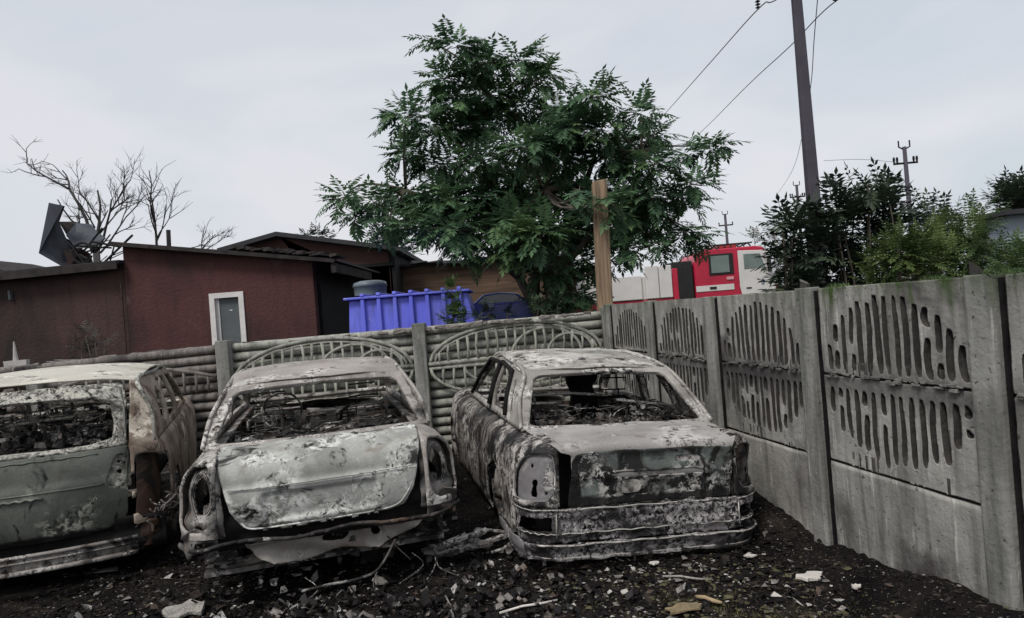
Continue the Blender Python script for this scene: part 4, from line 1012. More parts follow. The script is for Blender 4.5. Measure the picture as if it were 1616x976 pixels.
# lower annexe, left part of the same row
h2 = empty('brown_annexe', (0, 0, 0), 'low soot-darkened brown annexe below the bare trees, at the left edge', 'house')
P0, P1 = at(-260, 462, Yh - .05), at(199, 418, Yh + .1)
q = MB(); q.prism([(P0.x, -.1), (P1.x + .02, -.1), (P1.x + .02, P1.z), (P0.x, P0.z)], 'y', Yh + .07, Yh + .3)
q.build('wall', brown2, h2)
q = MB(); q.prism([(P1.x - 1.5, .5), (P1.x + .6, .4), (P1.x + .9, 2.0), (P1.x + .4, 3.0), (P1.x - 1.2, P1.z - .22)], 'y', Yh - .003, Yh - .001)
q = MB(); q.hexa([(P0.x, Yh - .2, P0.z), (P1.x + .02, Yh - .2, P1.z), (P1.x + .02, Yh + 4, P1.z + .2), (P0.x, Yh + 4, P0.z + .2), (P0.x, Yh - .2, P0.z + .07), (P1.x + .02, Yh - .2, P1.z + .07), (P1.x + .02, Yh + 4, P1.z + .27), (P0.x, Yh + 4, P0.z + .27)])
q.build('roof', roofdark, h2)
q = MB(); q.box((P0.x, Yh - .24, P0.z - .12), (P0.x + .01, Yh - .2, P0.z)); 
q.hexa([(P0.x, Yh - .225, P0.z - .10), (P1.x, Yh - .225, P1.z - .10), (P1.x, Yh - .2, P1.z - .10), (P0.x, Yh - .2, P0.z - .10), (P0.x, Yh - .225, P0.z + .05), (P1.x, Yh - .225, P1.z + .05), (P1.x, Yh - .2, P1.z + .05), (P0.x, Yh - .2, P0.z + .05)])
q.build('fascia', fasc, h2)
q = MB(); c_ = at(14, 466, Yh - .02); q.box((c_.x - .025, Yh - .02, c_.z - .10), (c_.x + .025, Yh + .06, c_.z + .10), j=.012); q.build('wall_lamp', doorp, h2, bevel=.01)
q = MB(); c_ = at(191, 440, Yh); q.tube([(c_.x + .03, Yh - .05, 0), (c_.x + .02, Yh - .05, 3.3 - .4), (c_.x + .0, Yh - .06, 2.6)], .02, 6); q.build('drain_pipe', brown2, h2)
# second house, gable behind
Y2 = 17.0
h3 = empty('gabled_house', (0, 0, 0), 'maroon gabled house behind the brown one, with a wide grey garage door', 'house')
a, ap, c_, = at(352, 398, Y2), at(443, 372, Y2), at(634, 395, Y2)
ga, gb = at(556, 424, Y2), at(618, 420, Y2)
q = MB(); q.prism([(a.x, -.1), (ga.x, -.1), (ga.x, ga.z), (gb.x, ga.z), (gb.x, -.1), (c_.x - .35, -.1), (c_.x - .35, c_.z - .02), (ap.x, ap.z - .05), (a.x, a.z - .05)], 'y', Y2, Y2 + .2)
q.box((c_.x - .55, Y2 + .2, -.1), (c_.x - .35, Y2 + 6, c_.z - .05)); q.build('wall', brown, h3)
q = MB(); q.box((ga.x, Y2 + .1, 0), (gb.x, Y2 + .14, ga.z)); 
q.build('garage_door', simple('pale grey metal door', (.20, .20, .21), .6, .15, 2, .1), h3)
q = MB(); q.box((ga.x - .1, Y2 - .06, ga.z), (gb.x + .1, Y2 - .003, ga.z + .08)); q.build('lintel', blackm, h3)
q = MB()
for p_, q_ in ((a, ap), (ap, c_)):
    q.hexa([(p_.x, Y2 - .35, p_.z - .05), (q_.x, Y2 - .35, q_.z - .05), (q_.x, Y2 + 6, q_.z - .05), (p_.x, Y2 + 6, p_.z - .05), (p_.x, Y2 - .35, p_.z + .06), (q_.x, Y2 - .35, q_.z + .06), (q_.x, Y2 + 6, q_.z + .06), (p_.x, Y2 + 6, p_.z + .06)])
q.build('roof', roofdark, h3)
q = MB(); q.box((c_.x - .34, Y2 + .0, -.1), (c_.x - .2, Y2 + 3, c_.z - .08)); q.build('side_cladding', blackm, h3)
# third roof + timber shed behind the tree
Y3 = 18.0
h4 = empty('timber_shed', (0, 0, 0), 'low timber shed with a ragged dark roof edge, behind the blue container', 'shed')
a, b2 = at(622, 424, Y3), at(905, 436, Y3)
plank = simple('charred brown planks', (.10, .062, .04), .85, .5, 1.6, .5, stretch=(.4, 1, 7), seed=4)
q = MB(); q.box((a.x, Y3, -.1), (b2.x, Y3 + .15, a.z)); q.build('wall', plank, h4)
q = MB(); g = random.Random(9)
x = a.x - .1
while x < b2.x:
    w_ = g.uniform(.4, .8); z_ = a.z + .02 + g.uniform(-.04, .06)
    q.box((x, Y3 - .3, z_), (x + w_ - .02, Y3 + 4, z_ + .08), j=.03); x += w_
q.build('roof', roofdark, h4)
# far-left roof
h5 = empty('far_house', (0, 0, 0), 'distant house showing only its brown roof corner, at the far left edge', 'house')
a, b2, c2_ = at(-120, 400, 22), at(38, 434, 22), at(-120, 470, 22)
q = MB(); q.prism([(a.x, a.z - .3), (b2.x - .3, b2.z - .4), (b2.x - .3, 0), (a.x, 0)], 'y', 22.2, 22.5); q.build('wall', brown2, h5)
q = MB(); q.prism([(a.x, a.z), (b2.x, b2.z), (b2.x, b2.z - .12), (a.x, a.z - .15)], 'y', 22, 27); q.build('roof', fasc, h5)
# grey water tub on garage side
q = MB(); t_ = at(585, 462, 12.6)
ring = []
prof = [(.30, 0), (.31, .16), (.33, .17), (.30, .24), (.2, .27), (.0, .275)]
vs, fs = [], []
for k in range(20):
    an = 2 * math.pi * k / 20
    for r_, z_ in prof: vs.append((t_.x + r_ * math.cos(an), 12.6 + r_ * math.sin(an), t_.z - .05 + z_))
for k in range(20):
    for i in range(5): fs.append((k * 6 + i, k * 6 + i + 1, ((k + 1) % 20) * 6 + i + 1, ((k + 1) % 20) * 6 + i))
q.add(vs, fs)
q.tube([(t_.x, 12.6, 0), (t_.x, 12.6, t_.z - .02)], .12, 10)
tag(q.build('water_tank', simple('blue grey plastic', (.16, .20, .23), .4, .1, 3, 0), None, True), 'small blue-grey lidded tank peeking over the blue container', 'tank')

# ================================================================== blue container and dark blue car behind the fence
m, n, b = newmat('faded blue plastic')
v = vec_of(n, 4, (1, 1, .5))
c = ramp(n, noise_node(n, v, 2.0, 5, .5), [(.3, (.085, .10, .60)), (.7, (.15, .17, .74))])
c = mixc(n, ramp(n, noise_node(n, vec_of(n, 9, (5, 5, .7)), 1.6, 6, .4), [(.52, 0.), (.70, .55)]), c, (.07, .075, .22))
c = mixc(n, ramp(n, noise_node(n, v, 9, 7, 1.0), [(.64, 0.), (.69, .6)]), c, (.25, .26, .50))
link(n, c, b.inputs['Base Color']); b.inputs['Roughness'].default_value = .5; bump(n, b, noise_node(n, v, 3, 4), .35, .03)
bl = m
bc = empty('blue_container', (0, 0, 0), 'bright blue ribbed plastic container behind the log fence', 'container')
Yb = 10.6
a, b2 = at(545, 466, Yb), at(736, 455, Yb); c2_ = at(752, 500, Yb)
zt_ = (a.z + b2.z) / 2
X0, X1 = a.x, b2.x + .02
q = MB(); q.hexa([(X0 - .03, Yb, 1.0), (c2_.x + .12, Yb, 1.0), (c2_.x + .12, Yb + 1.1, 1.0), (X0 - .03, Yb + 1.1, 1.0), (X0 + .03, Yb + .07, zt_ - .07), (X1 - .02, Yb + .07, zt_ - .07), (X1 - .02, Yb + 1.0, zt_ - .07), (X0 + .03, Yb + 1.0, zt_ - .07)])
q.hexa([(X0, Yb + .1, .1), (c2_.x, Yb + .1, .1), (c2_.x, Yb + 1.0, .1), (X0, Yb + 1.0, .1), (X0, Yb + .05, 1.0), (c2_.x, Yb + .05, 1.0), (c2_.x, Yb + 1.0, 1.0), (X0, Yb + 1.0, 1.0)])
q.build('tub', bl, bc, bevel=.03)
q = MB(); q.box((X0 - .04, Yb - .02, zt_ - .07), (X1 + .03, Yb + 1.08, zt_ - .03)); q.build('lid', bl, bc, bevel=.012)
for k in range(7):
    x = X0 + .26 + (X1 - X0 - .4) * k / 6
    q = MB(); q.hexa([(x - .045, Yb - .05, 1.0), (x + .045, Yb - .05, 1.0), (x + .045, Yb + .06, 1.0), (x - .045, Yb + .06, 1.0), (x - .03, Yb - .005, zt_ - .072), (x + .03, Yb - .005, zt_ - .072), (x + .03, Yb + .12, zt_ - .072), (x - .03, Yb + .12, zt_ - .072)])
    q.hexa([(x - .035, Yb - .03, zt_ - .03), (x + .035, Yb - .03, zt_ - .03), (x + .035, Yb + 1.0, zt_ - .03), (x - .035, Yb + 1.0, zt_ - .03), (x - .03, Yb - .02, zt_ + .02), (x + .03, Yb - .02, zt_ + .02), (x + .03, Yb + .98, zt_ + .02), (x - .03, Yb + .98, zt_ + .02)])
    q.build('rib', bl, bc, bevel=.012)
# dark blue car, mostly hidden
db = simple('dark blue car paint', (.028, .055, .34), .25, .1, 3, .0, spec=.6)
dc = empty('parked_car', (0, 0, 0), 'dark blue car, roof and windows just visible between container and tree', 'car')
Yc = 12.2
a, b2 = at(742, 480, Yc), at(832, 484, Yc)
tz = at(790, 461, Yc).z
prof = [(-.05, .4), (1.3, .4), (1.3, .95), (1.22, tz - .22), (1.05, tz - .20), (.88, tz - .04), (.55, tz), (.25, tz - .02), (.08, tz - .15), (-.02, tz - .2), (-.9, tz - .22), (-1.8, tz - .3), (-1.9, .4)]
prof = [(a.x + x, z) for x, z in prof]
q = MB(); q.prism(prof, 'y', Yc, Yc + 1.6); q.build('body', db, dc, bevel=.05)
q = MB(); q.prism([(a.x + .12, tz - .19), (a.x + .28, tz - .06), (a.x + .55, tz - .035), (a.x + .84, tz - .07), (a.x + .98, tz - .19)], 'y', Yc - .006, Yc + .01)
q.build('side_window', simple('dark car glass', (.02, .035, .06), .08, .1, 2, 0, spec=.8), dc)
q = MB(); q.tube([(a.x - .1, Yc - .01, tz - .225), (a.x + 1.2, Yc - .01, tz - .215)], .012, 6); q.build('trim_strip', bl, dc)
for xx in (-1.3, .8): wheel(dc, a.x + xx, Yc + .05, .32, .3, -1, blackm, 'wheel')

# ================================================================== bent sheet-metal wreckage on the annexe roof
sheetm = simple('sooty roofing sheet', (.040, .045, .058), .55, .35, 2, .3, metal=.2)
wr = empty('collapsed_roof_sheet', (0, 0, 0), 'bent dark roofing sheet sticking up beside the bare trees on the annexe roof', 'roof sheet')
Yw = 14.0
def poly3(name, pts, tilt, mat, par):
    P = [at(x, y, Yw + d) for x, y, d in pts]
    q = MB(); n_ = len(P); o2 = [p + Vector((0, .05, .0)) for p in P]
    q.add([tuple(p) for p in P] + [tuple(p) for p in o2], [tuple(range(n_)), tuple(range(n_, 2 * n_))[::-1]] + [(i, (i + 1) % n_, n_ + (i + 1) % n_, n_ + i) for i in range(n_)])
    return q.build(name, mat, par)
poly3('upright_sheet', [(77, 320, .0), (100, 325, .0), (91, 350, .2), (97, 373, .35), (118, 384, .5), (122, 420, .4), (98, 421, .2), (61, 400, 0)], 0, sheetm, wr)
poly3('folded_sheet', [(104, 372, .3), (120, 352, .7), (142, 354, .8), (150, 364, .6), (165, 376, .4), (150, 390, .3), (120, 392, .2)], 0, sheetm, wr)
poly3('torn_sheet', [(92, 350, .5), (118, 350, 1.0), (136, 356, 1.1), (128, 378, .7), (108, 376, .6)], 0, fasc, wr)
poly3('hanging_sheet', [(100, 395, .1), (126, 392, .0), (140, 400, .2), (146, 418, .3), (110, 424, .2)], 0, brown2, wr)
q = MB()
c0 = at(130, 400, Yw)
q.tube([c0 + Vector((.20 * math.cos(t), 0, .22 * math.sin(t))) for t in [k * .4 for k in range(16)]], .025, 6)
for i in range(20):
    p_ = at(g.uniform(110, 200), g.uniform(385, 418), Yw + g.uniform(-.3, .6)); d_ = Vector((g.uniform(-.5, .5), g.uniform(-.2, .2), g.uniform(-.35, .35)))
    q.tube([p_ - d_, p_, p_ + d_ * .8], g.uniform(.008, .025), 5)
o = q.build('twisted_batten', blackm, wr)

# ================================================================== fire engine
red = simple('fire engine red paint', (.42, .012, .042), .35, .12, 2, 0, spec=.5)
wht = simple('off white paint', (.62, .60, .58), .4, .06, 2, 0)
glass = simple('truck window glass', (.11, .15, .135), .08, .3, 2, 0, spec=.9)
rub_ = simple('black rubber', (.015, .015, .015), .8, .2, 3, .1)
def PX(px, py, Y=21.0): return at(px, py, Y)
ft = empty('fire_engine', (0, 0, 0), 'red and white fire engine seen over the concrete wall between tree and bush', 'fire engine')
Yf = 21.0; s = Yf / FPX
p0 = PX(1094, 410); p1 = PX(1222, 400)
xa, xb_ = p0.x, p1.x; zt_ = PX(1150, 391).z
xd = PX(1166, 420).x        # door rear edge
zb_ = .9; W_ = 2.3
def sideprof(): return [(xa, zb_), (xb_ - .12, zb_), (xb_ - .02, 1.35), (xb_, 1.9), (xb_ - .22, zt_ - .22), (xb_ - .34, zt_ - .05), (xb_ - .6, zt_), (xa + .35, zt_ - .02), (xa + .06, zt_ - .22), (xa, zt_ - .5)]
q = MB(); q.prism(sideprof(), 'y', Yf, Yf + W_); q.build('cab', red, ft, bevel=.04)
wz0, wz1 = PX(1135, 431).z, PX(1135, 404).z
q = MB(); q.box((PX(1121, 415).x - .06, Yf - .03, wz0 - .06), (PX(1152, 415).x + .1, Yf - .003, wz1 + .06)); wf_ = q.build('cab_window', rub_, ft, bevel=.03)
q = MB(); q.box((PX(1121, 415).x, Yf - .045, wz0), (PX(1150, 415).x, Yf - .031, wz1)); q.build('pane', glass, wf_, bevel=.02)
q = MB(); dz0 = 1.35
q.prism([(xd + .05, dz0 + .3), (xd + .3, dz0), (xb_ - .06, dz0 - .1), (xb_ - .05, 2.2), (xb_ - .26, zt_ - .16), (xd - .02, zt_ - .12), (xd - .02, 2.0)], 'y', Yf - .04, Yf - .005)
dr_ = q.build('cab_door', wht, ft, bevel=.015)
a, b2 = PX(1174, 425), PX(1205, 422)
q = MB(); q.prism([(a.x, a.z), (b2.x + .04, a.z), (b2.x - .10, zt_ - .26), (a.x, zt_ - .24)], 'y', Yf - .052, Yf - .042); q.build('door_window', glass, dr_)
q = MB(); q.box((b2.x + .06, Yf - .25, a.z - .15), (b2.x + .16, Yf - .15, a.z + .35)); q.tube([(b2.x + .02, Yf - .05, a.z + .3), (b2.x + .11, Yf - .2, a.z + .3)], .015, 5); q.build('wing_mirror', rub_, ft, bevel=.02)
q = MB(); q.box((a.x + .02, Yf - .06, a.z - .62), (a.x + .18, Yf - .042, a.z - .58)); q.build('door_handle', rub_, dr_)
q = MB(); e_ = PX(1203, 444); q.prism([(e_.x, e_.z + .1), (e_.x + .07, e_.z + .03), (e_.x + .05, e_.z - .08), (e_.x, e_.z - .12), (e_.x - .05, e_.z - .08), (e_.x - .04, e_.z + .04)], 'y', Yf - .05, Yf - .042); q.build('door_emblem', simple('grey blue emblem', (.18, .22, .28), .5, .1, 3, 0), dr_)
q = MB(); z_ = PX(1130, 455).z; q.box((xa + .02, Yf - .02, z_ - .08), (xd - .2, Yf - .004, z_ + .10)); q.build('white_stripe', wht, ft)
q = MB(); q.box((xa + .45, Yf - .035, z_ - .03), (xa + .66, Yf - .021, z_ + .05)); q.build('stripe_handle', rub_, ft)
q = MB(); q.box((xd - .42, Yf - .03, z_ + .24), (xd - .2, Yf - .004, z_ + .33)); q.build('door_grip', simple('pink faded paint', (.6, .3, .32), .5, .1, 3, 0), ft)
q = MB(); q.box((xa + .9, Yf + .3, zt_ + .01), (xa + 1.5, Yf + 2.0, zt_ + .14), j=.01); q.build('light_bar', simple('red lamp plastic', (.4, .05, .05), .3, .1, 3, 0), ft, bevel=.03)
q = MB()
for k in range(9): q.tube([(xa + .3 + .2 * k, Yf + .2, zt_ + .03), (xa + .33 + .2 * k, Yf + .5, zt_ + .14), (xa + .25 + .2 * k, Yf + 1.6, zt_ + .05)], .025, 5)
q.tube([(xa + .1, Yf + .3, zt_ + .12), (xa + 2.0, Yf + .3, zt_ + .13)], .025, 5); q.build('roof_rack', rub_, ft)
# arch, wheel, chassis, pump bay, body lockers
for xx in (xd + .45, xa - 3.4, xa - 4.6): wheel(ft, xx, Yf + .05, .5, .5, -1, rub_, 'wheel')
q = MB(); q.tube([(xd + .45 + .58 * math.cos(t), Yf - .02, .62 + .58 * math.sin(t)) for t in [math.pi * k / 12 for k in range(14)]], .05, 6); q.build('wheel_arch', rub_, ft)
q = MB(); q.box((xa - 5.5, Yf + .4, .6), (xb_ - .3, Yf + W_ - .4, .9)); q.build('chassis', rub_, ft)
q = MB(); x_ = PX(1062, 440).x; q.box((x_, Yf + .02, .9), (xa - .04, Yf + W_ - .1, 2.95)); q.box((xa - .12, Yf + .1, 1.2), (xa - .005, Yf + .5, zt_ - .5)); q.build('pump_bay', rub_, ft, bevel=.03)
q = MB(); q.box((x_ - .02, Yf - .01, 1.0), (x_ + .16, Yf + .5, PX(1062, 424).z)); q.build('red_pillar', red, ft, bevel=.02)
zt2 = PX(1040, 419).z; x2, x3, x4 = PX(1017, 440).x, PX(1014, 440).x, PX(905, 440).x
zr_ = PX(1000, 475).z; q = MB(); q.box((x4 - 1.2, Yf + .04, zr_), (x_ - .03, Yf + W_, zt2 - .3)); q.build('body', wht, ft, bevel=.03)
q = MB(); q.box((x4 - 1.2, Yf + .02, .9), (x_ - .03, Yf + W_, zr_ - .005)); q.build('lower_body', red, ft, bevel=.02)
mid = (x2 + x_) / 2
for (u0_, u1_, zz) in ((x2 + .02, mid - .01, zt2), (mid + .01, x_ - .04, zt2 - .02), (x4, x3 - .04, zt2 - .28)):
    q = MB(); q.box((u0_, Yf - .03, zr_ + .02), (u1_, Yf + .03, zz)); q.build('locker_door', wht, ft, bevel=.02)
#@@SPLIT plants
# ================================================================== trees and shrubs
def leaf_geo(V, F, base, d, up, L, pairs, lw, ll, g, droop=.5):
    """pinnate leaf: rachis with paired narrow leaflets"""
    d = d.normalized(); side = d.cross(up)
    if side.length < .05: side = d.cross(Vector((1, .3, .2)))
    side.normalize(); nrm = side.cross(d).normalized()
    p = base.copy(); st = L / pairs; dd = d.copy()
    for k in range(pairs):
        dd = (dd + Vector((0, 0, -droop / pairs))).normalized(); p2 = p + dd * st
        f = math.sin(math.pi * (.18 + .78 * (k + 1) / (pairs + 1))) ** .6
        for s in (-1, 1):
            ax = (side * s * 1.0 + dd * .55 + Vector((0, 0, -.28)) + Vector((g.gauss(0, .14), g.gauss(0, .14), g.gauss(0, .14)))).normalized()
            wv = dd * lw * .5; l = ll * f * g.uniform(.8, 1.15); o = len(V)
            tip = p2 + ax * l; m_ = p2 + ax * l * .45
            V.extend([tuple(p2), tuple(m_ - wv + nrm * .004), tuple(tip), tuple(m_ + wv)]); F.append((o, o + 1, o + 2, o + 3))
        p = p2
    o = len(V); ax = dd; m_ = p + ax * ll * .5; wv = side * lw * .5
    V.extend([tuple(p), tuple(m_ - wv), tuple(p + ax * ll), tuple(m_ + wv)]); F.append((o, o + 1, o + 2, o + 3))
    # rachis
    o = len(V); w = side * .004
    V.extend([tuple(base - w), tuple(base + w), tuple(p + w * .5), tuple(p - w * .5)]); F.append((o, o + 1, o + 2, o + 3))
def mesh_obj(name, V, F, mat, parent=None):
    me = bpy.data.meshes.new(name); me.from_pydata(V, [], F); me.materials.append(mat); me.update()
    o = bpy.data.objects.new(name, me); COL.objects.link(o)
    if parent: o.parent = parent
    return o
green = leafmat('tree leaves', [(.045, .088, .055), (.080, .150, .078), (.15, .24, .10)], scale=1.3, trans=.30)
bark = simple('grey brown bark', (.085, .07, .055), .9, .3, 8, .6, stretch=(1, 1, .25))
def limb(q, a, b, r0, r1, g, sag=.0, n=6, wob=.12):
    a, b = Vector(a), Vector(b); L = (b - a).length; pts = []
    off = Vector((g.gauss(0, wob), g.gauss(0, wob), g.gauss(0, wob))) * L * .5
    for k in range(n + 1):
        t = k / n; pts.append(a.lerp(b, t) + off * math.sin(math.pi * t) + Vector((0, 0, -sag * L * math.sin(math.pi * t))))
    q.tube(pts, [r0 + (r1 - r0) * k / n for k in range(n + 1)], 6); return pts

def big_tree():
    g = random.Random(21); root = empty('broadleaf_tree', (0, 0, 0), 'large green tree with fern-like leaves rising behind the fence and blue container', 'tree')
    Y0 = 11.6
    cl = [(722, 72, 32), (765, 100, 38), (700, 125, 34), (820, 95, 34), (770, 150, 42), (715, 165, 34), (850, 125, 36), (640, 185, 34), (690, 205, 38), (750, 205, 42), (815, 170, 44), (870, 170, 40), (930, 155, 36), (900, 205, 42),
          (640, 240, 38), (700, 260, 46), (760, 255, 48), (830, 235, 50), (890, 250, 46), (950, 205, 36), (1010, 180, 30), (1030, 215, 30), (965, 250, 44), (1030, 260, 38), (1085, 245, 22), (1120, 232, 30), (1090, 290, 30),
          (545, 312, 30), (590, 320, 36), (640, 310, 42), (700, 315, 50), (765, 315, 54), (835, 305, 54), (900, 310, 52), (965, 300, 46), (1025, 310, 44), (1075, 318, 30),
          (610, 352, 30), (665, 355, 40), (725, 370, 52), (790, 370, 56), (850, 370, 56), (910, 365, 52), (970, 360, 46), (1030, 355, 40), (1080, 365, 28), (1105, 372, 22),
          (745, 398, 24), (812, 398, 34), (872, 425, 50), (925, 415, 40), (985, 395, 32), (1040, 385, 24), (872, 468, 36), (912, 470, 34), (560, 340, 22), (682, 66, 12)]
    q = MB(); base = at(868, 488, Y0); base.z = 0
    forks = []
    for (px, py) in ((868, 440), (845, 430), (890, 425), (820, 440), (905, 440)):
        e = at(px, py, Y0 + g.uniform(-.3, .3)); b0 = base + Vector((g.uniform(-.35, .35), g.uniform(-.2, .3), 0))
        limb(q, b0, e, .10, .075, g, n=5, wob=.06); forks.append(e)
    sub = []
    for (px, py) in ((800, 330), (760, 250), (860, 300), (850, 220), (920, 300), (940, 240), (700, 330), (990, 320), (780, 160), (740, 110), (640, 300), (1010, 240)):
        e = at(px, py, Y0 + g.uniform(-.7, .7)); f = min(forks + sub, key=lambda p: (p - e).length + (0 if p.z < e.z else 5))
        limb(q, f, e, .065, .032, g, n=6, wob=.08); sub.append(e)
    V, F = [], []
    for it in cl + [(962, 318, 15, 8.95), (925, 325, 13, 9.0), (975, 335, 16, 9.1), (915, 300, 12, 9.4)]:
        px, py, r = it[:3]
        rm = r * Y0 / FPX * 1.02
        for rep in range(2 if (r > 40 and g.random() < .75) else 1):
            c = at(px, py, Y0 + g.uniform(-1.1, 1.1) * min(1, r / 45)) if len(it) == 3 else at(px, py, it[3])
            if rep: c = c + Vector((g.gauss(0, .15), g.choice((-.5, .6)), g.gauss(0, .1)))
            f = min(sub + forks, key=lambda p: (p - c).length)
            limb(q, f, c, .026, .010, g, n=5, wob=.12)
            n_f = int(45 * (rm / .38) ** 1.9 * (.8 if rep == 0 else .6))
            for _ in range(n_f):
                d = Vector((g.gauss(0, 1), g.gauss(0, 1), g.gauss(.15, .7))).normalized(); rad = rm * g.uniform(.05, .80)
                b0 = c + Vector((d.x * rad, d.y * rad * 1.1, d.z * rad * .50))
                dd = (d + Vector((g.gauss(0, .35), g.gauss(0, .35), g.uniform(-.35, .35)))).normalized()
                leaf_geo(V, F, b0, dd, Vector((0, 0, 1)), g.uniform(.26, .42), 7, .056, .165, g, g.uniform(.3, .9))
            for _ in range(4):
                d = Vector((g.gauss(0, 1), g.gauss(0, 1), g.gauss(0, .6))).normalized(); limb(q, c, c + d * rm * .8, .009, .004, g, n=3)
    q.build('trunk', bark, root, True)
    o = mesh_obj('crown', V, F, green, root)
    return root
big_tree()

def shrub(name, label, cat, clumps, Y, mat, barkm, seed, fl=(.2, .34), lw=.03, ll=.09, pairs=6, dens=1.0, upb=.35, group=None, ground_px=None, ydep=.5):
    g = random.Random(seed); root = empty(name, (0, 0, 0), label, cat, group)
    V, F = [], []; q = MB(); gx = sum(c[0] for c in clumps) / len(clumps) if ground_px is None else ground_px
    base = at(gx, 480, Y); base.z = 0
    for (px, py, r) in clumps:
        rm = r * Y / FPX; c = at(px, py, Y + g.uniform(-ydep, ydep)); b0 = base + Vector(((c.x - base.x) * .5, g.uniform(-.2, .2), 0))
        limb(q, b0, c, .025, .008, g, n=5, wob=.05)
        for _ in range(max(8, int(75 * dens * (r / 30.0) ** 1.5))):
            d = Vector((g.gauss(0, 1), g.gauss(0, 1), g.gauss(0, 1))).normalized(); rad = rm * g.uniform(.0, .9)
            b1 = c + d * rad; dd = (d + Vector((g.gauss(0, .3), g.gauss(0, .3), upb + g.gauss(0, .3)))).normalized()
            leaf_geo(V, F, b1, dd, Vector((0, 0, 1)), g.uniform(*fl) , pairs, lw, ll, g, g.uniform(.0, .6))
    q.build('stem', barkm, root, True); mesh_obj('foliage', V, F, mat, root)
    return root
dkgreen = leafmat('dark scorched leaves', [(.018, .026, .022), (.036, .052, .036), (.070, .095, .052)], scale=3, trans=.08)
olive = leafmat('light olive leaves', [(.045, .075, .025), (.085, .125, .040), (.15, .18, .065)], scale=2.5, trans=.25)
midg = leafmat('mid green leaves', [(.05, .085, .035), (.085, .135, .05), (.14, .19, .075)], scale=2.5, trans=.25)
shrub('dark_bush', 'dark broad-leaved bush rising over the concrete wall in front of the utility pole', 'bush',
      [(1235, 350, 12), (1250, 375, 22), (1240, 410, 24), (1275, 350, 26), (1290, 390, 36), (1270, 430, 34), (1315, 330, 22), (1330, 360, 34), (1330, 410, 38), (1350, 312, 18), (1370, 340, 32), (1375, 385, 36), (1395, 300, 16), (1405, 325, 24), (1420, 360, 24), (1410, 400, 28), (1310, 440, 36), (1360, 440, 34), (1240, 450, 24), (1318, 300, 10), (1370, 295, 10), (1330, 465, 30), (1270, 465, 26)],
      7.6, dkgreen, bark, 31, fl=(.14, .26), lw=.045, ll=.12, pairs=4, dens=.55, upb=.6)
shrub('olive_shrub', 'yellow-green shrub against the wall top, right of the dark bush', 'bush',
      [(1420, 395, 30), (1400, 425, 30), (1450, 410, 34), (1440, 440, 30), (1475, 430, 28), (1380, 450, 24), (1490, 400, 24), (1475, 375, 18)], 6.6, olive, bark, 32, fl=(.12, .22), lw=.022, ll=.06, pairs=6, dens=1.0, upb=.5)
shrub('young_acacia', 'pale green feathery sapling, tallest of the light shrubs beyond the wall', 'tree',
      [(1540, 350, 22), (1525, 375, 30), (1545, 380, 24), (1510, 400, 30), (1545, 408, 28), (1585, 415, 18), (1530, 430, 28), (1580, 430, 26), (1500, 425, 24)], 7.4, midg, bark, 33, fl=(.16, .3), lw=.022, ll=.06, pairs=8, dens=.9, upb=.3)
shrub('edge_bush', 'green leafy bush at the right edge beneath the far house', 'bush',
      [(1612, 412, 16), (1600, 430, 20), (1640, 415, 20)], 5.6, midg, bark, 34, fl=(.12, .22), lw=.024, ll=.06, pairs=6, dens=.8, upb=.5)
shrub('drooping_shrub', 'dark drooping-leaved shrub between the dark bush and the pale sapling', 'bush',
      [(1455, 335, 14), (1470, 350, 18), (1490, 335, 12), (1500, 355, 16), (1480, 370, 20), (1462, 365, 14)], 8.4, dkgreen, bark, 35, fl=(.16, .28), lw=.035, ll=.10, pairs=4, dens=.9, upb=.1)
shrub('scorched_conifer', 'dark spiky tree top behind the far roof at the right edge', 'tree',
      [(1600, 300, 12), (1590, 318, 14), (1608, 320, 16), (1600, 338, 16), (1618, 335, 16)], 16.0, dkgreen, bark, 36, fl=(.3, .5), lw=.05, ll=.2, pairs=5, dens=1.4, upb=1.2)
shrub('truck_side_bush', 'scraggly brown-green bush beside the fire engine cab', 'bush',
      [(1232, 395, 12), (1228, 415, 14), (1238, 435, 14), (1226, 448, 12), (1216, 380, 8), (1205, 372, 6), (1190, 378, 5)], 22.5, leafmat('dusty leaves', [(.05, .05, .035), (.08, .075, .05), (.12, .11, .08)], scale=3), bark, 37, fl=(.3, .5), lw=.05, ll=.16, pairs=5, dens=1.0, upb=.6)
shrub('container_plant', 'slender leafy plant growing in front of the blue container', 'plant',
      [(712, 455, 7), (716, 475, 9), (722, 492, 11), (712, 502, 12), (728, 505, 10)], 10.0, midg, bark, 38, fl=(.08, .16), lw=.03, ll=.07, pairs=4, dens=2.2, upb=.5, ydep=.12)
shrub('fence_weeds', 'low weeds growing behind the top of the log fence', 'plant',
      [(770, 492, 10), (800, 494, 8), (850, 486, 12), (880, 482, 10), (755, 500, 8)], 9.6, dkgreen, bark, 39, fl=(.08, .16), lw=.025, ll=.06, pairs=4, dens=1.5, upb=.7, ydep=.1)
shrub('scorched_shrub', 'dry scorched shrub in front of the brown annexe wall', 'bush',
      [(135, 530, 16), (150, 540, 18), (128, 550, 14), (165, 550, 14), (145, 560, 18)], 10.5, leafmat('dry dark leaves', [(.03, .028, .026), (.06, .055, .05), (.14, .13, .12)], scale=4), bark, 40, fl=(.1, .2), lw=.018, ll=.07, pairs=4, dens=.7, upb=.8)
shrub('roof_creeper', 'dark leafless tangle at the ridge of the gabled house', 'bush', [(500, 372, 10), (515, 376, 8), (485, 374, 9)], 19.0, dkgreen, bark, 41, fl=(.1, .25), lw=.05, ll=.12, pairs=4, dens=2.2, upb=.2)
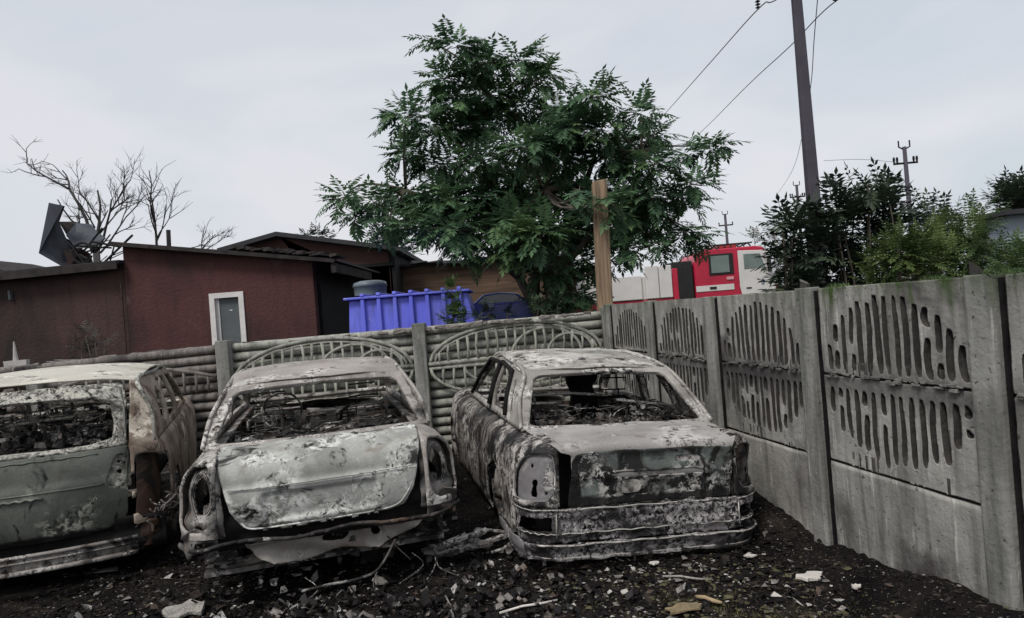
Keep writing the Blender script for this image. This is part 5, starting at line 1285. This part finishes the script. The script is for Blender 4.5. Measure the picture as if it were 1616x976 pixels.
shrub('roof_side_tree', 'small dark tree top beside the gabled house roof', 'tree', [(610, 380, 14), (625, 372, 12), (600, 388, 12), (632, 388, 12), (645, 398, 8)], 19.5, dkgreen, bark, 42, fl=(.2, .4), lw=.06, ll=.16, pairs=5, dens=2.0, upb=.3)
# far tree line on the horizon
g = random.Random(77); V, F = [], []
for i in range(5200):
    px = g.uniform(1110, 1900); Yt = g.uniform(70, 110)
    hh = (1.6 + 2.3 * abs(mnoise.noise(Vector((px * .02, 0, 5)))) ) * g.uniform(.1, 1.2)
    p = at(px, 494 - (px - 808) * math.tan(ROLL), Yt); p.z = hh
    d = Vector((g.gauss(0, 1), g.gauss(0, .5), g.gauss(.3, 1))).normalized() * g.uniform(.3, .8); w_ = d.cross(Vector((0, 1, 0))).normalized() * .22
    o = len(V); V.extend([tuple(p - w_), tuple(p + w_), tuple(p + d + w_ * .4), tuple(p + d - w_ * .4)]); F.append((o, o + 1, o + 2, o + 3))
o = mesh_obj('far_treeline', V, F, leafmat('distant foliage', [(.05, .06, .045), (.08, .09, .065), (.11, .115, .085)], scale=.3, trans=0)); tag(o, 'low grey-green scrub along the far horizon', 'scrub', kind='stuff')

# bare trees
barkd = simple('charred twig bark', (.045, .042, .042), .9, .3, 6, .3)
def bare_tree(label, stems, Y, seed, gen=4, name='bare_tree'):
    g = random.Random(seed); root = empty(name, (0, 0, 0), label, 'tree', 'bare trees over the annexe roof'); q = MB()
    def grow(p, d, L, r, k):
        pts = [p]; dd = d.copy()
        n_ = 4
        for i in range(n_):
            dd = (dd + Vector((g.gauss(0, .10), g.gauss(0, .10), g.gauss(.03, .07)))).normalized(); pts.append(pts[-1] + dd * L / n_)
        q.tube(pts, [r * (1 - .12 * i) for i in range(n_ + 1)], 5 if k > 2 else 4)
        if k <= 0: return
        for i in range(g.choice((2, 3, 3, 4))):
            j = g.randint(1, n_); s = Vector((g.gauss(0, 1), g.gauss(0, .8), g.gauss(0, .7))); s = (s - dd * s.dot(dd)).normalized()
            nd = (dd + s * g.uniform(.4, .95)).normalized()
            grow(pts[j], nd, L * g.uniform(.5, .72), r * .56, k - 1)
    for (ax, ay, bx, by, r) in stems:
        a, b2 = at(ax, ay, Y), at(bx, by, Y + g.uniform(-.5, .5)); a0 = Vector((a.x, a.y, 0))
        if r > .03: q.tube([a0, a], [r * 1.4, r * 1.1], 6)
        grow(a, (b2 - a).normalized(), (b2 - a).length * .80, r, gen)
    q.build('trunk', barkd, root, True); return root
bare_tree('large bare tree forking behind the bent roofing sheet', [(150, 400, 132, 268, .05), (152, 400, 150, 270, .042), (155, 395, 200, 300, .036), (150, 360, 122, 300, .022), (158, 400, 215, 330, .028), (140, 320, 112, 298, .012)], 16.0, 5, 4)
bare_tree('slim bare tree between the large bare tree and the gabled house', [(248, 400, 243, 290, .034), (248, 380, 275, 310, .018), (247, 370, 225, 310, .018)], 16.5, 6, 3)
bare_tree('low bare twiggy branches just above the brown house roof', [(310, 400, 350, 370, .02), (325, 395, 365, 375, .016), (300, 392, 330, 382, .015)], 17.6, 8, 3)
q = MB(); a = at(266, 385, 15.5); q.tube([(a.x, a.y, 0), (a.x, a.y, a.z - .3), (a.x + .02, a.y, a.z + .32)], .05, 7); tag(q.build('chimney_pipe', blackm, None, True), 'short black pipe standing on the brown house roof by the slim bare tree', 'pipe')

# ================================================================== utility poles and wires
pc = simple('grey concrete pole', (.062, .056, .072), .85, .2, 2, .2, seed=8)
def top_pole():
    root = empty('utility_pole', (0, 0, 0), 'tall near utility pole crossing the sky above the dark bush', 'utility pole')
    Y = 11.0; a = at(1286, 345, Y); b2 = at(1257, 0, Y); d = (b2 - a).normalized(); foot = a + d * (-(a.z) / d.z); top = b2 + d * .9
    q = MB(); L = 0
    wb, wt = .118, .068
    def sec(c, w): return [(c.x - w, c.y - w * .8, c.z), (c.x + w, c.y - w * .8, c.z), (c.x + w, c.y + w * .8, c.z), (c.x - w, c.y + w * .8, c.z)]
    q.hexa(sec(foot, wb) + sec(top, wt)); q.build('pole', pc, root, bevel=.02)
    i1, i2 = at(1196, 8, Y), at(1318, -4, Y + .2); z_ = i1.z + .2
    q = MB(); cdir = (i2 - i1); q.tube([i1 + Vector((-.15, 0, .16)), i2 + Vector((.25, 0, .16 - cdir.z * 0))], .04, 6); q.build('crossarm', pc, root)
    for p in (i1, i2):
        q = MB()
        for k in range(4): q.tube([p + Vector((0, 0, .12 - k * .05)), p + Vector((0, 0, .105 - k * .05))], [.022, .045], 10)
        q.tube([p + Vector((0, 0, .16)), p + Vector((0, 0, -.08))], .012, 6); q.build('insulator', blackm, root, True)
    return root, i1 + Vector((0, 0, -.07)), i2 + Vector((0, 0, -.07))
PR, I1, I2 = top_pole()
def far_pole(px, pyt, pyb, Y, label, arm, ins=True, w=.12):
    root = empty('utility_pole', (0, 0, 0), label, 'utility pole', 'distant utility poles')
    t = at(px, pyt, Y); b2 = at(px + (pyb - pyt) * .085, pyb, Y); d = (t - b2).normalized(); foot = b2 - d * (b2.z / d.z)
    q = MB(); q.tube([foot, t], [w * 1.25, w * .8], 8); q.build('pole', pc, root, True)
    ap = t + d * -arm[1]; q = MB(); q.tube([ap - Vector((arm[0], 0, .0)), ap + Vector((arm[0], 0, .02))], w * .45, 6); q.build('crossarm', blackm, root)
    for sx in (-1, -.72, .72, 1) if ins else (-1, 1):
        p = ap + Vector((sx * arm[0] * .95, 0, 0)); q = MB(); q.tube([p, p + Vector((0, 0, .22)), p + Vector((0, 0, .34))], [.03, .07, .05], 6); q.build('insulator', blackm, root, True)
    for sx in (-.28, .28):
        q = MB(); q.tube([t - d * .15, t + Vector((sx, 0, .0)), t + Vector((sx, 0, .32))], .04, 5); q.build('insulator', blackm, root, True)
    return ap
A1 = far_pole(1427, 232, 360, 34, 'distant utility pole with crossarm, standing right of the dark bush', (.62, .85))
A2 = far_pole(1257, 292, 345, 60, 'distant utility pole just left of the near pole', (.68, 1.1), True, .15)
A3 = far_pole(1144, 338, 385, 70, 'most distant utility pole, above the fire engine roof', (.75, 1.2), False, .16)
wirem = simple('dark cable', (.10, .10, .11), .6, .1, 3, 0)
def cable(pts, label, r=.010, name='overhead_cable'):
    q = MB(); q.tube(smoothpath(pts, 10), r, 5); tag(q.build(name, wirem, None, True), label, 'cable', 'overhead cables')
def sagw(a, b, s): return [a, a.lerp(b, .25) + Vector((0, 0, -s * .75)), a.lerp(b, .5) + Vector((0, 0, -s)), a.lerp(b, .75) + Vector((0, 0, -s * .75)), b]
cable([at(1330, -60, 10.9), at(1225, 0, 10.9), I1, at(1120, 100, 15), at(1040, 190, 24), at(980, 255, 40)], 'upper thin overhead cable running down-left from the insulator to the tree', .010)
cable([at(1420, -50, 11), I2, at(1245, 75, 13.2), at(1180, 135, 17), at(1108, 207, 26), at(1060, 250, 40)], 'lower thin overhead cable passing behind the near pole down towards the tree', .010)
cable([at(1292, -20, 12), at(1285, 60, 13), at(1279, 140, 16), at(1266, 215, 22), at(1250, 270, 32), at(1228, 305, 50)], 'faint drooping cable beside the near pole', .009)
cable([A1, at(1360, 252, 36), at(1300, 254, 38)], 'short level cable leaving the distant pole crossarm to the left', .012)

# house at the far right
h6 = empty('pale_house', (0, 0, 0), 'pale house with dark flat roof edge at the right, behind the sapling', 'house')
a, b2 = at(1572, 340, 15), at(1760, 332, 15)
q = MB(); q.box((a.x, 14.7, a.z - .03), (b2.x, 15.9, a.z + .08)); q.build('roof', roofdark, h6)
q = MB(); q.box((a.x + .25, 15, 0), (b2.x - .3, 15.8, a.z - .03)); q.build('wall', simple('pale blue grey render', (.30, .35, .40), .9, .1, 2, .1), h6)

# ================================================================== things in the yard
ashw_ = simple('dirty plastic', (.36, .34, .33), .8, .2, 8, .3)
rubo = rub.build('fence_rubble', logs, None, bevel=.006); tag(rubo, 'soot and rubble crumbs lying along the top of the log fence', 'rubble', kind='stuff')
q = MB(); a = at(28, 574, 8.45); q.box((a.x - .14, 8.4, a.z - .02), (a.x + .13, 8.5, a.z + .05), j=.015); q.tube([(a.x - .02, 8.45, a.z), (a.x - .03, 8.45, a.z + .28)], [.035, .008], 8)
tag(q.build('plastic_scrap', ashw_, None), 'white cone-topped scrap lying on the sooty fence above the hatchback roof', 'scrap')
def slab(name, px, py, w, l, h, rot, mat, label, cat, seed, tilt=0, z0=.02):
    g = random.Random(seed); p = on_ground(px, py); p.z = ground_z(p.x, p.y) + z0
    n_ = 13; poly = [((w / 2) * (1 + g.uniform(-.45, .2)) * math.cos(2 * math.pi * k / n_) * 1.1, (l / 2) * (1 + g.uniform(-.45, .2)) * math.sin(2 * math.pi * k / n_) * 1.1) for k in range(n_)]
    q = MB(); q.prism(poly, 'z', 0, h); 
    q.v = [(x, y, z + (g.uniform(-.3, .3) * h)) for x, y, z in q.v]
    o = q.build(name, mat, None, bevel=min(.006, h * .2)); o.location = p; o.rotation_euler = (tilt, tilt * .6, rot); tag(o, label, cat); return o
paper = simple('white board', (.55, .52, .48), .8, .15, 8, .3); ashw = simple('pale ash lump', (.36, .34, .31), .95, .35, 14, .9, bd=.02)
woodl = simple('bare light wood', (.33, .25, .15), .8, .3, 5, .5, stretch=(1, 6, 1)); leafd = simple('dry yellow leaf litter', (.22, .17, .10), .8, .4, 10, .6)
slab('board_piece', 1280, 910, .19, .10, .018, .25, paper, 'flat white board fragment lying near the foot of the concrete wall', 'board', 1, .12)
slab('foam_lump', 1352, 936, .055, .05, .014, .3, paper, 'small white lump on the soil between the flat white board and the wall', 'lump', 2)
slab('ash_heap', 296, 965, .26, .2, .025, .4, ashw, 'pale ash lump at the bottom edge below the middle car', 'ash lump', 3, .1)
slab('ash_flake', 598, 922, .12, .09, .02, .9, ashw, 'light crumpled metal scrap under the middle saloon tail', 'scrap', 4, .35)
slab('ash_flake', 1032, 893, .07, .04, .012, .2, paper, 'small whitish chip right behind the right-hand saloon', 'scrap', 5, .2)
slab('ash_flake', 1184, 878, .09, .03, .010, .2, paper, 'thin pale chip by the right corner of the scabby saloon', 'scrap', 6, .2)
slab('leaf_pile', 1080, 968, .24, .11, .012, .1, leafd, 'tan leaf litter at the bottom edge below the scabby saloon', 'leaves', 7)
def stick(pa, pb, r, mat, label, seed, name='stick'):
    a, b2 = on_ground(*pa), on_ground(*pb); a.z = ground_z(a.x, a.y) + r + .012; b2.z = ground_z(b2.x, b2.y) + r + .02
    q = MB(); q.tube([a, a.lerp(b2, .4) + Vector((0, .004, .008)), a.lerp(b2, .7), b2], [r, r * .9, r, r * .6], 6); tag(q.build(name, mat, None, True), label, 'stick')
stick((788, 966), (880, 952), .008, paper, 'pale straight stick in front of the right-hand saloon, left of the leaf litter', 1)
stick((1046, 913), (1118, 922), .007, ashw, 'grey thin stick lying just behind the right-hand saloon', 2)
stick((1098, 948), (1140, 960), .013, woodl, 'short light wood stick between leaf litter and white board', 3)
# torn metal piece between middle and right cars
q = MB(); a = on_ground(735, 880); g = random.Random(15)
for k in range(9):
    p = a + Vector((g.uniform(-.25, .2), g.uniform(-.05, .2), .03 + g.uniform(0, .10)))
    q.tube(smoothpath([p, p + Vector((g.uniform(-.12, .12), g.uniform(-.05, .05), g.uniform(-.02, .06))), p + Vector((g.uniform(-.2, .2), g.uniform(-.08, .08), g.uniform(-.03, .06)))], 4), [g.uniform(.006, .02)] * 9, 5)
poly = [(-.30, -.02), (-.1, -.06), (.06, -.03), (.16, .05), (.05, .14), (-.02, .10), (-.12, .12), (-.26, .06)]
q.add([(a.x + x, a.y + y, .05 + .03 * math.sin(x * 20 + y * 9)) for x, y in poly] + [(a.x + x, a.y + y, .065 + .03 * math.sin(x * 20 + y * 9)) for x, y in poly], [tuple(range(8))[::-1], tuple(range(8, 16))] + [(i, (i + 1) % 8, 8 + (i + 1) % 8, 8 + i) for i in range(8)])
tag(q.build('torn_bumper', M['steel'], None), 'torn bumper scrap on the ground between the middle and right-hand saloons', 'bumper')
# loose debris: charred bits, ash chips, straw
g = random.Random(99)
def litter(n, box, sz, mats, weights, name, label, flat=.3, avoid=True):
    q = MB()
    for _ in range(n):
        x = g.uniform(box[0], box[2]); y = g.uniform(box[1], box[3])
        if wall_dist(x, y) > -.05: continue
        s = g.uniform(*sz) * (1 if g.random() < .85 else 2.2); mi = g.choices(range(len(mats)), weights)[0]
        z = ground_z(x, y) + .004; el = g.uniform(.25, 1.0); an = g.uniform(0, 6.28); n_ = g.choice((3, 4, 5)); h = s * g.uniform(.15, .6)
        ca, sa = math.cos(an), math.sin(an); pts = []
        for k in range(n_):
            t = 2 * math.pi * k / n_ + g.uniform(-.3, .3); u_, v_ = s * math.cos(t), s * el * math.sin(t); pts.append((x + u_ * ca - v_ * sa, y + u_ * sa + v_ * ca, z + g.uniform(-.2, .8) * s * flat))
        apex = (x + g.uniform(-.3, .3) * s, y + g.uniform(-.3, .3) * s, z + h)
        q.add(pts + [apex], [(k, (k + 1) % n_, n_) for k in range(n_)], mi)
    o = q.build(name, mats); tag(o, label, 'debris', kind='stuff'); return o
chips = [simple('black char bit', (.012, .011, .011), .9, .5, 20, .3, spec=.05), simple('brown char bit', (.034, .028, .025), .9, .4, 20, .3, spec=.05), simple('grey ash chip', (.17, .16, .15), .9, .3, 20, .3, spec=.05), simple('pale ash chip', (.42, .40, .37), .9, .2, 20, .2), simple('olive straw bit', (.075, .07, .035), .9, .4, 20, .2), simple('rusty bit', (.065, .045, .035), .9, .4, 20, .2)]
litter(15000, (-3.4, 2.6, 2.4, 5.2), (.004, .014), chips, (54, 26, 7, 1, 3, 2), 'charred_debris', 'fine charred debris covering the yard ground')
litter(3800, (.0, 2.9, 1.7, 4.4), (.005, .018), chips, (28, 28, 10, 4, 26, 3), 'straw_debris', 'straw and ash chips in front of the right-hand saloon')
litter(1300, (-2.6, 2.9, .2, 4.4), (.006, .018), chips, (34, 22, 16, 4, 2, 4), 'ash_debris', 'ash chips and metal crumbs below the middle saloon')
litter(600, (-8, 5, 3.5, 9), (.01, .05), chips, (40, 20, 14, 4, 2, 3), 'far_debris', 'charred lumps around and beneath the wrecks')
litter(4200, (-3.6, 3.7, 1.8, 5.6), (.007, .024), chips, (66, 14, 9, 3, 0, 2), 'wreck_debris', 'black clods and scrap heaped against the burnt car tails', flat=.9)
# bent scraps of burnt trim heaped round the tails
q = MB(); g = random.Random(123)
for _ in range(420):
    k = g.random()
    if k < .5: x, y = g.gauss(-1.2, .75), g.gauss(4.0, .28)
    elif k < .8: x, y = g.gauss(-.15, .35), g.gauss(4.25, .4)
    else: x, y = g.uniform(-3.2, 1.7), g.uniform(3.3, 4.6)
    if wall_dist(x, y) > -.3: continue
    z = ground_z(x, y) + g.uniform(.0, .05) * (1 if y > 3.7 else .3); L_ = g.uniform(.02, .10) * (1 if y > 3.6 else .6); w_ = g.uniform(.004, .03); an = g.uniform(0, 6.28); d = Vector((math.cos(an), math.sin(an), g.uniform(-.3, .5))); sd_ = Vector((-d.y, d.x, g.uniform(-.5, .5))) * w_
    p = Vector((x, y, z)); rows = []
    for t in range(4):
        pp = p + d * L_ * t / 3 + Vector((0, 0, .02 * math.sin(t * 1.7 + an))); rows.append((pp - sd_, pp + sd_ * g.uniform(.5, 1.3)))
    vs = [tuple(v_) for rr in rows for v_ in rr]; vs2 = [(a_, b_, c_ + .003) for a_, b_, c_ in vs]
    mi = g.choices((0, 1, 2), (5, 3, 2))[0]
    q.add(vs + vs2, [(0, 1, 3, 2), (2, 3, 5, 4), (4, 5, 7, 6), (8, 10, 11, 9), (10, 12, 13, 11), (12, 14, 15, 13), (0, 8, 9, 1), (6, 7, 15, 14)] + [(2 * i, 2 * i + 2, 10 + 2 * i, 8 + 2 * i) for i in range(3)] + [(2 * i + 1, 9 + 2 * i, 11 + 2 * i, 3 + 2 * i) for i in range(3)], mi)
tag(q.build('burnt_scrap', [M['soot'], M['clutter'], M['steel']]), 'twisted scraps of burnt trim heaped around the car tails', kind='stuff')
# sparse grass
V, F = [], []
gm = leafmat('scorched grass', [(.05, .055, .02), (.09, .085, .03), (.16, .14, .06)], scale=8, trans=.15)
for _ in range(5200):
    x = g.gauss(.95, .45); y = g.uniform(2.9, 3.95)
    if mnoise.noise(Vector((x * 3, y * 3, 11))) < -.02 or wall_dist(x, y) > -.35: continue
    z = ground_z(x, y); h = g.uniform(.012, .035); an = g.uniform(0, 6.28); w_ = .0016
    dx, dy = math.cos(an), math.sin(an); bx, by = g.gauss(0, .7) * h, g.gauss(0, .7) * h
    o = len(V); V.extend([(x - dx * w_, y - dy * w_, z), (x + dx * w_, y + dy * w_, z), (x + bx, y + by, z + h)]); F.append((o, o + 1, o + 2))
tag(mesh_obj('grass', V, F, gm), 'sparse scorched grass in front of the right-hand saloon', 'grass', kind='stuff')
# moss and small weeds on the wall top
V, F = [], []
for _ in range(1500):
    s_ = g.uniform(gaps[0] - .2, gaps[2]); w = WP + WD * s_ - WN * g.uniform(-.04, .06)
    if mnoise.noise(Vector((s_ * 3, 0, 3))) < .02: continue
    h = g.uniform(.006, .028); an = g.uniform(0, 6.28); o = len(V)
    V.extend([(w.x - .004, w.y, HT - .005), (w.x + .004, w.y, HT - .005), (w.x + g.gauss(0, .5) * h, w.y + g.gauss(0, .5) * h, HT + h)]); F.append((o, o + 1, o + 2))
tag(mesh_obj('moss', V, F, midg), 'moss and tiny weeds along the top of the concrete wall', 'moss', kind='stuff')
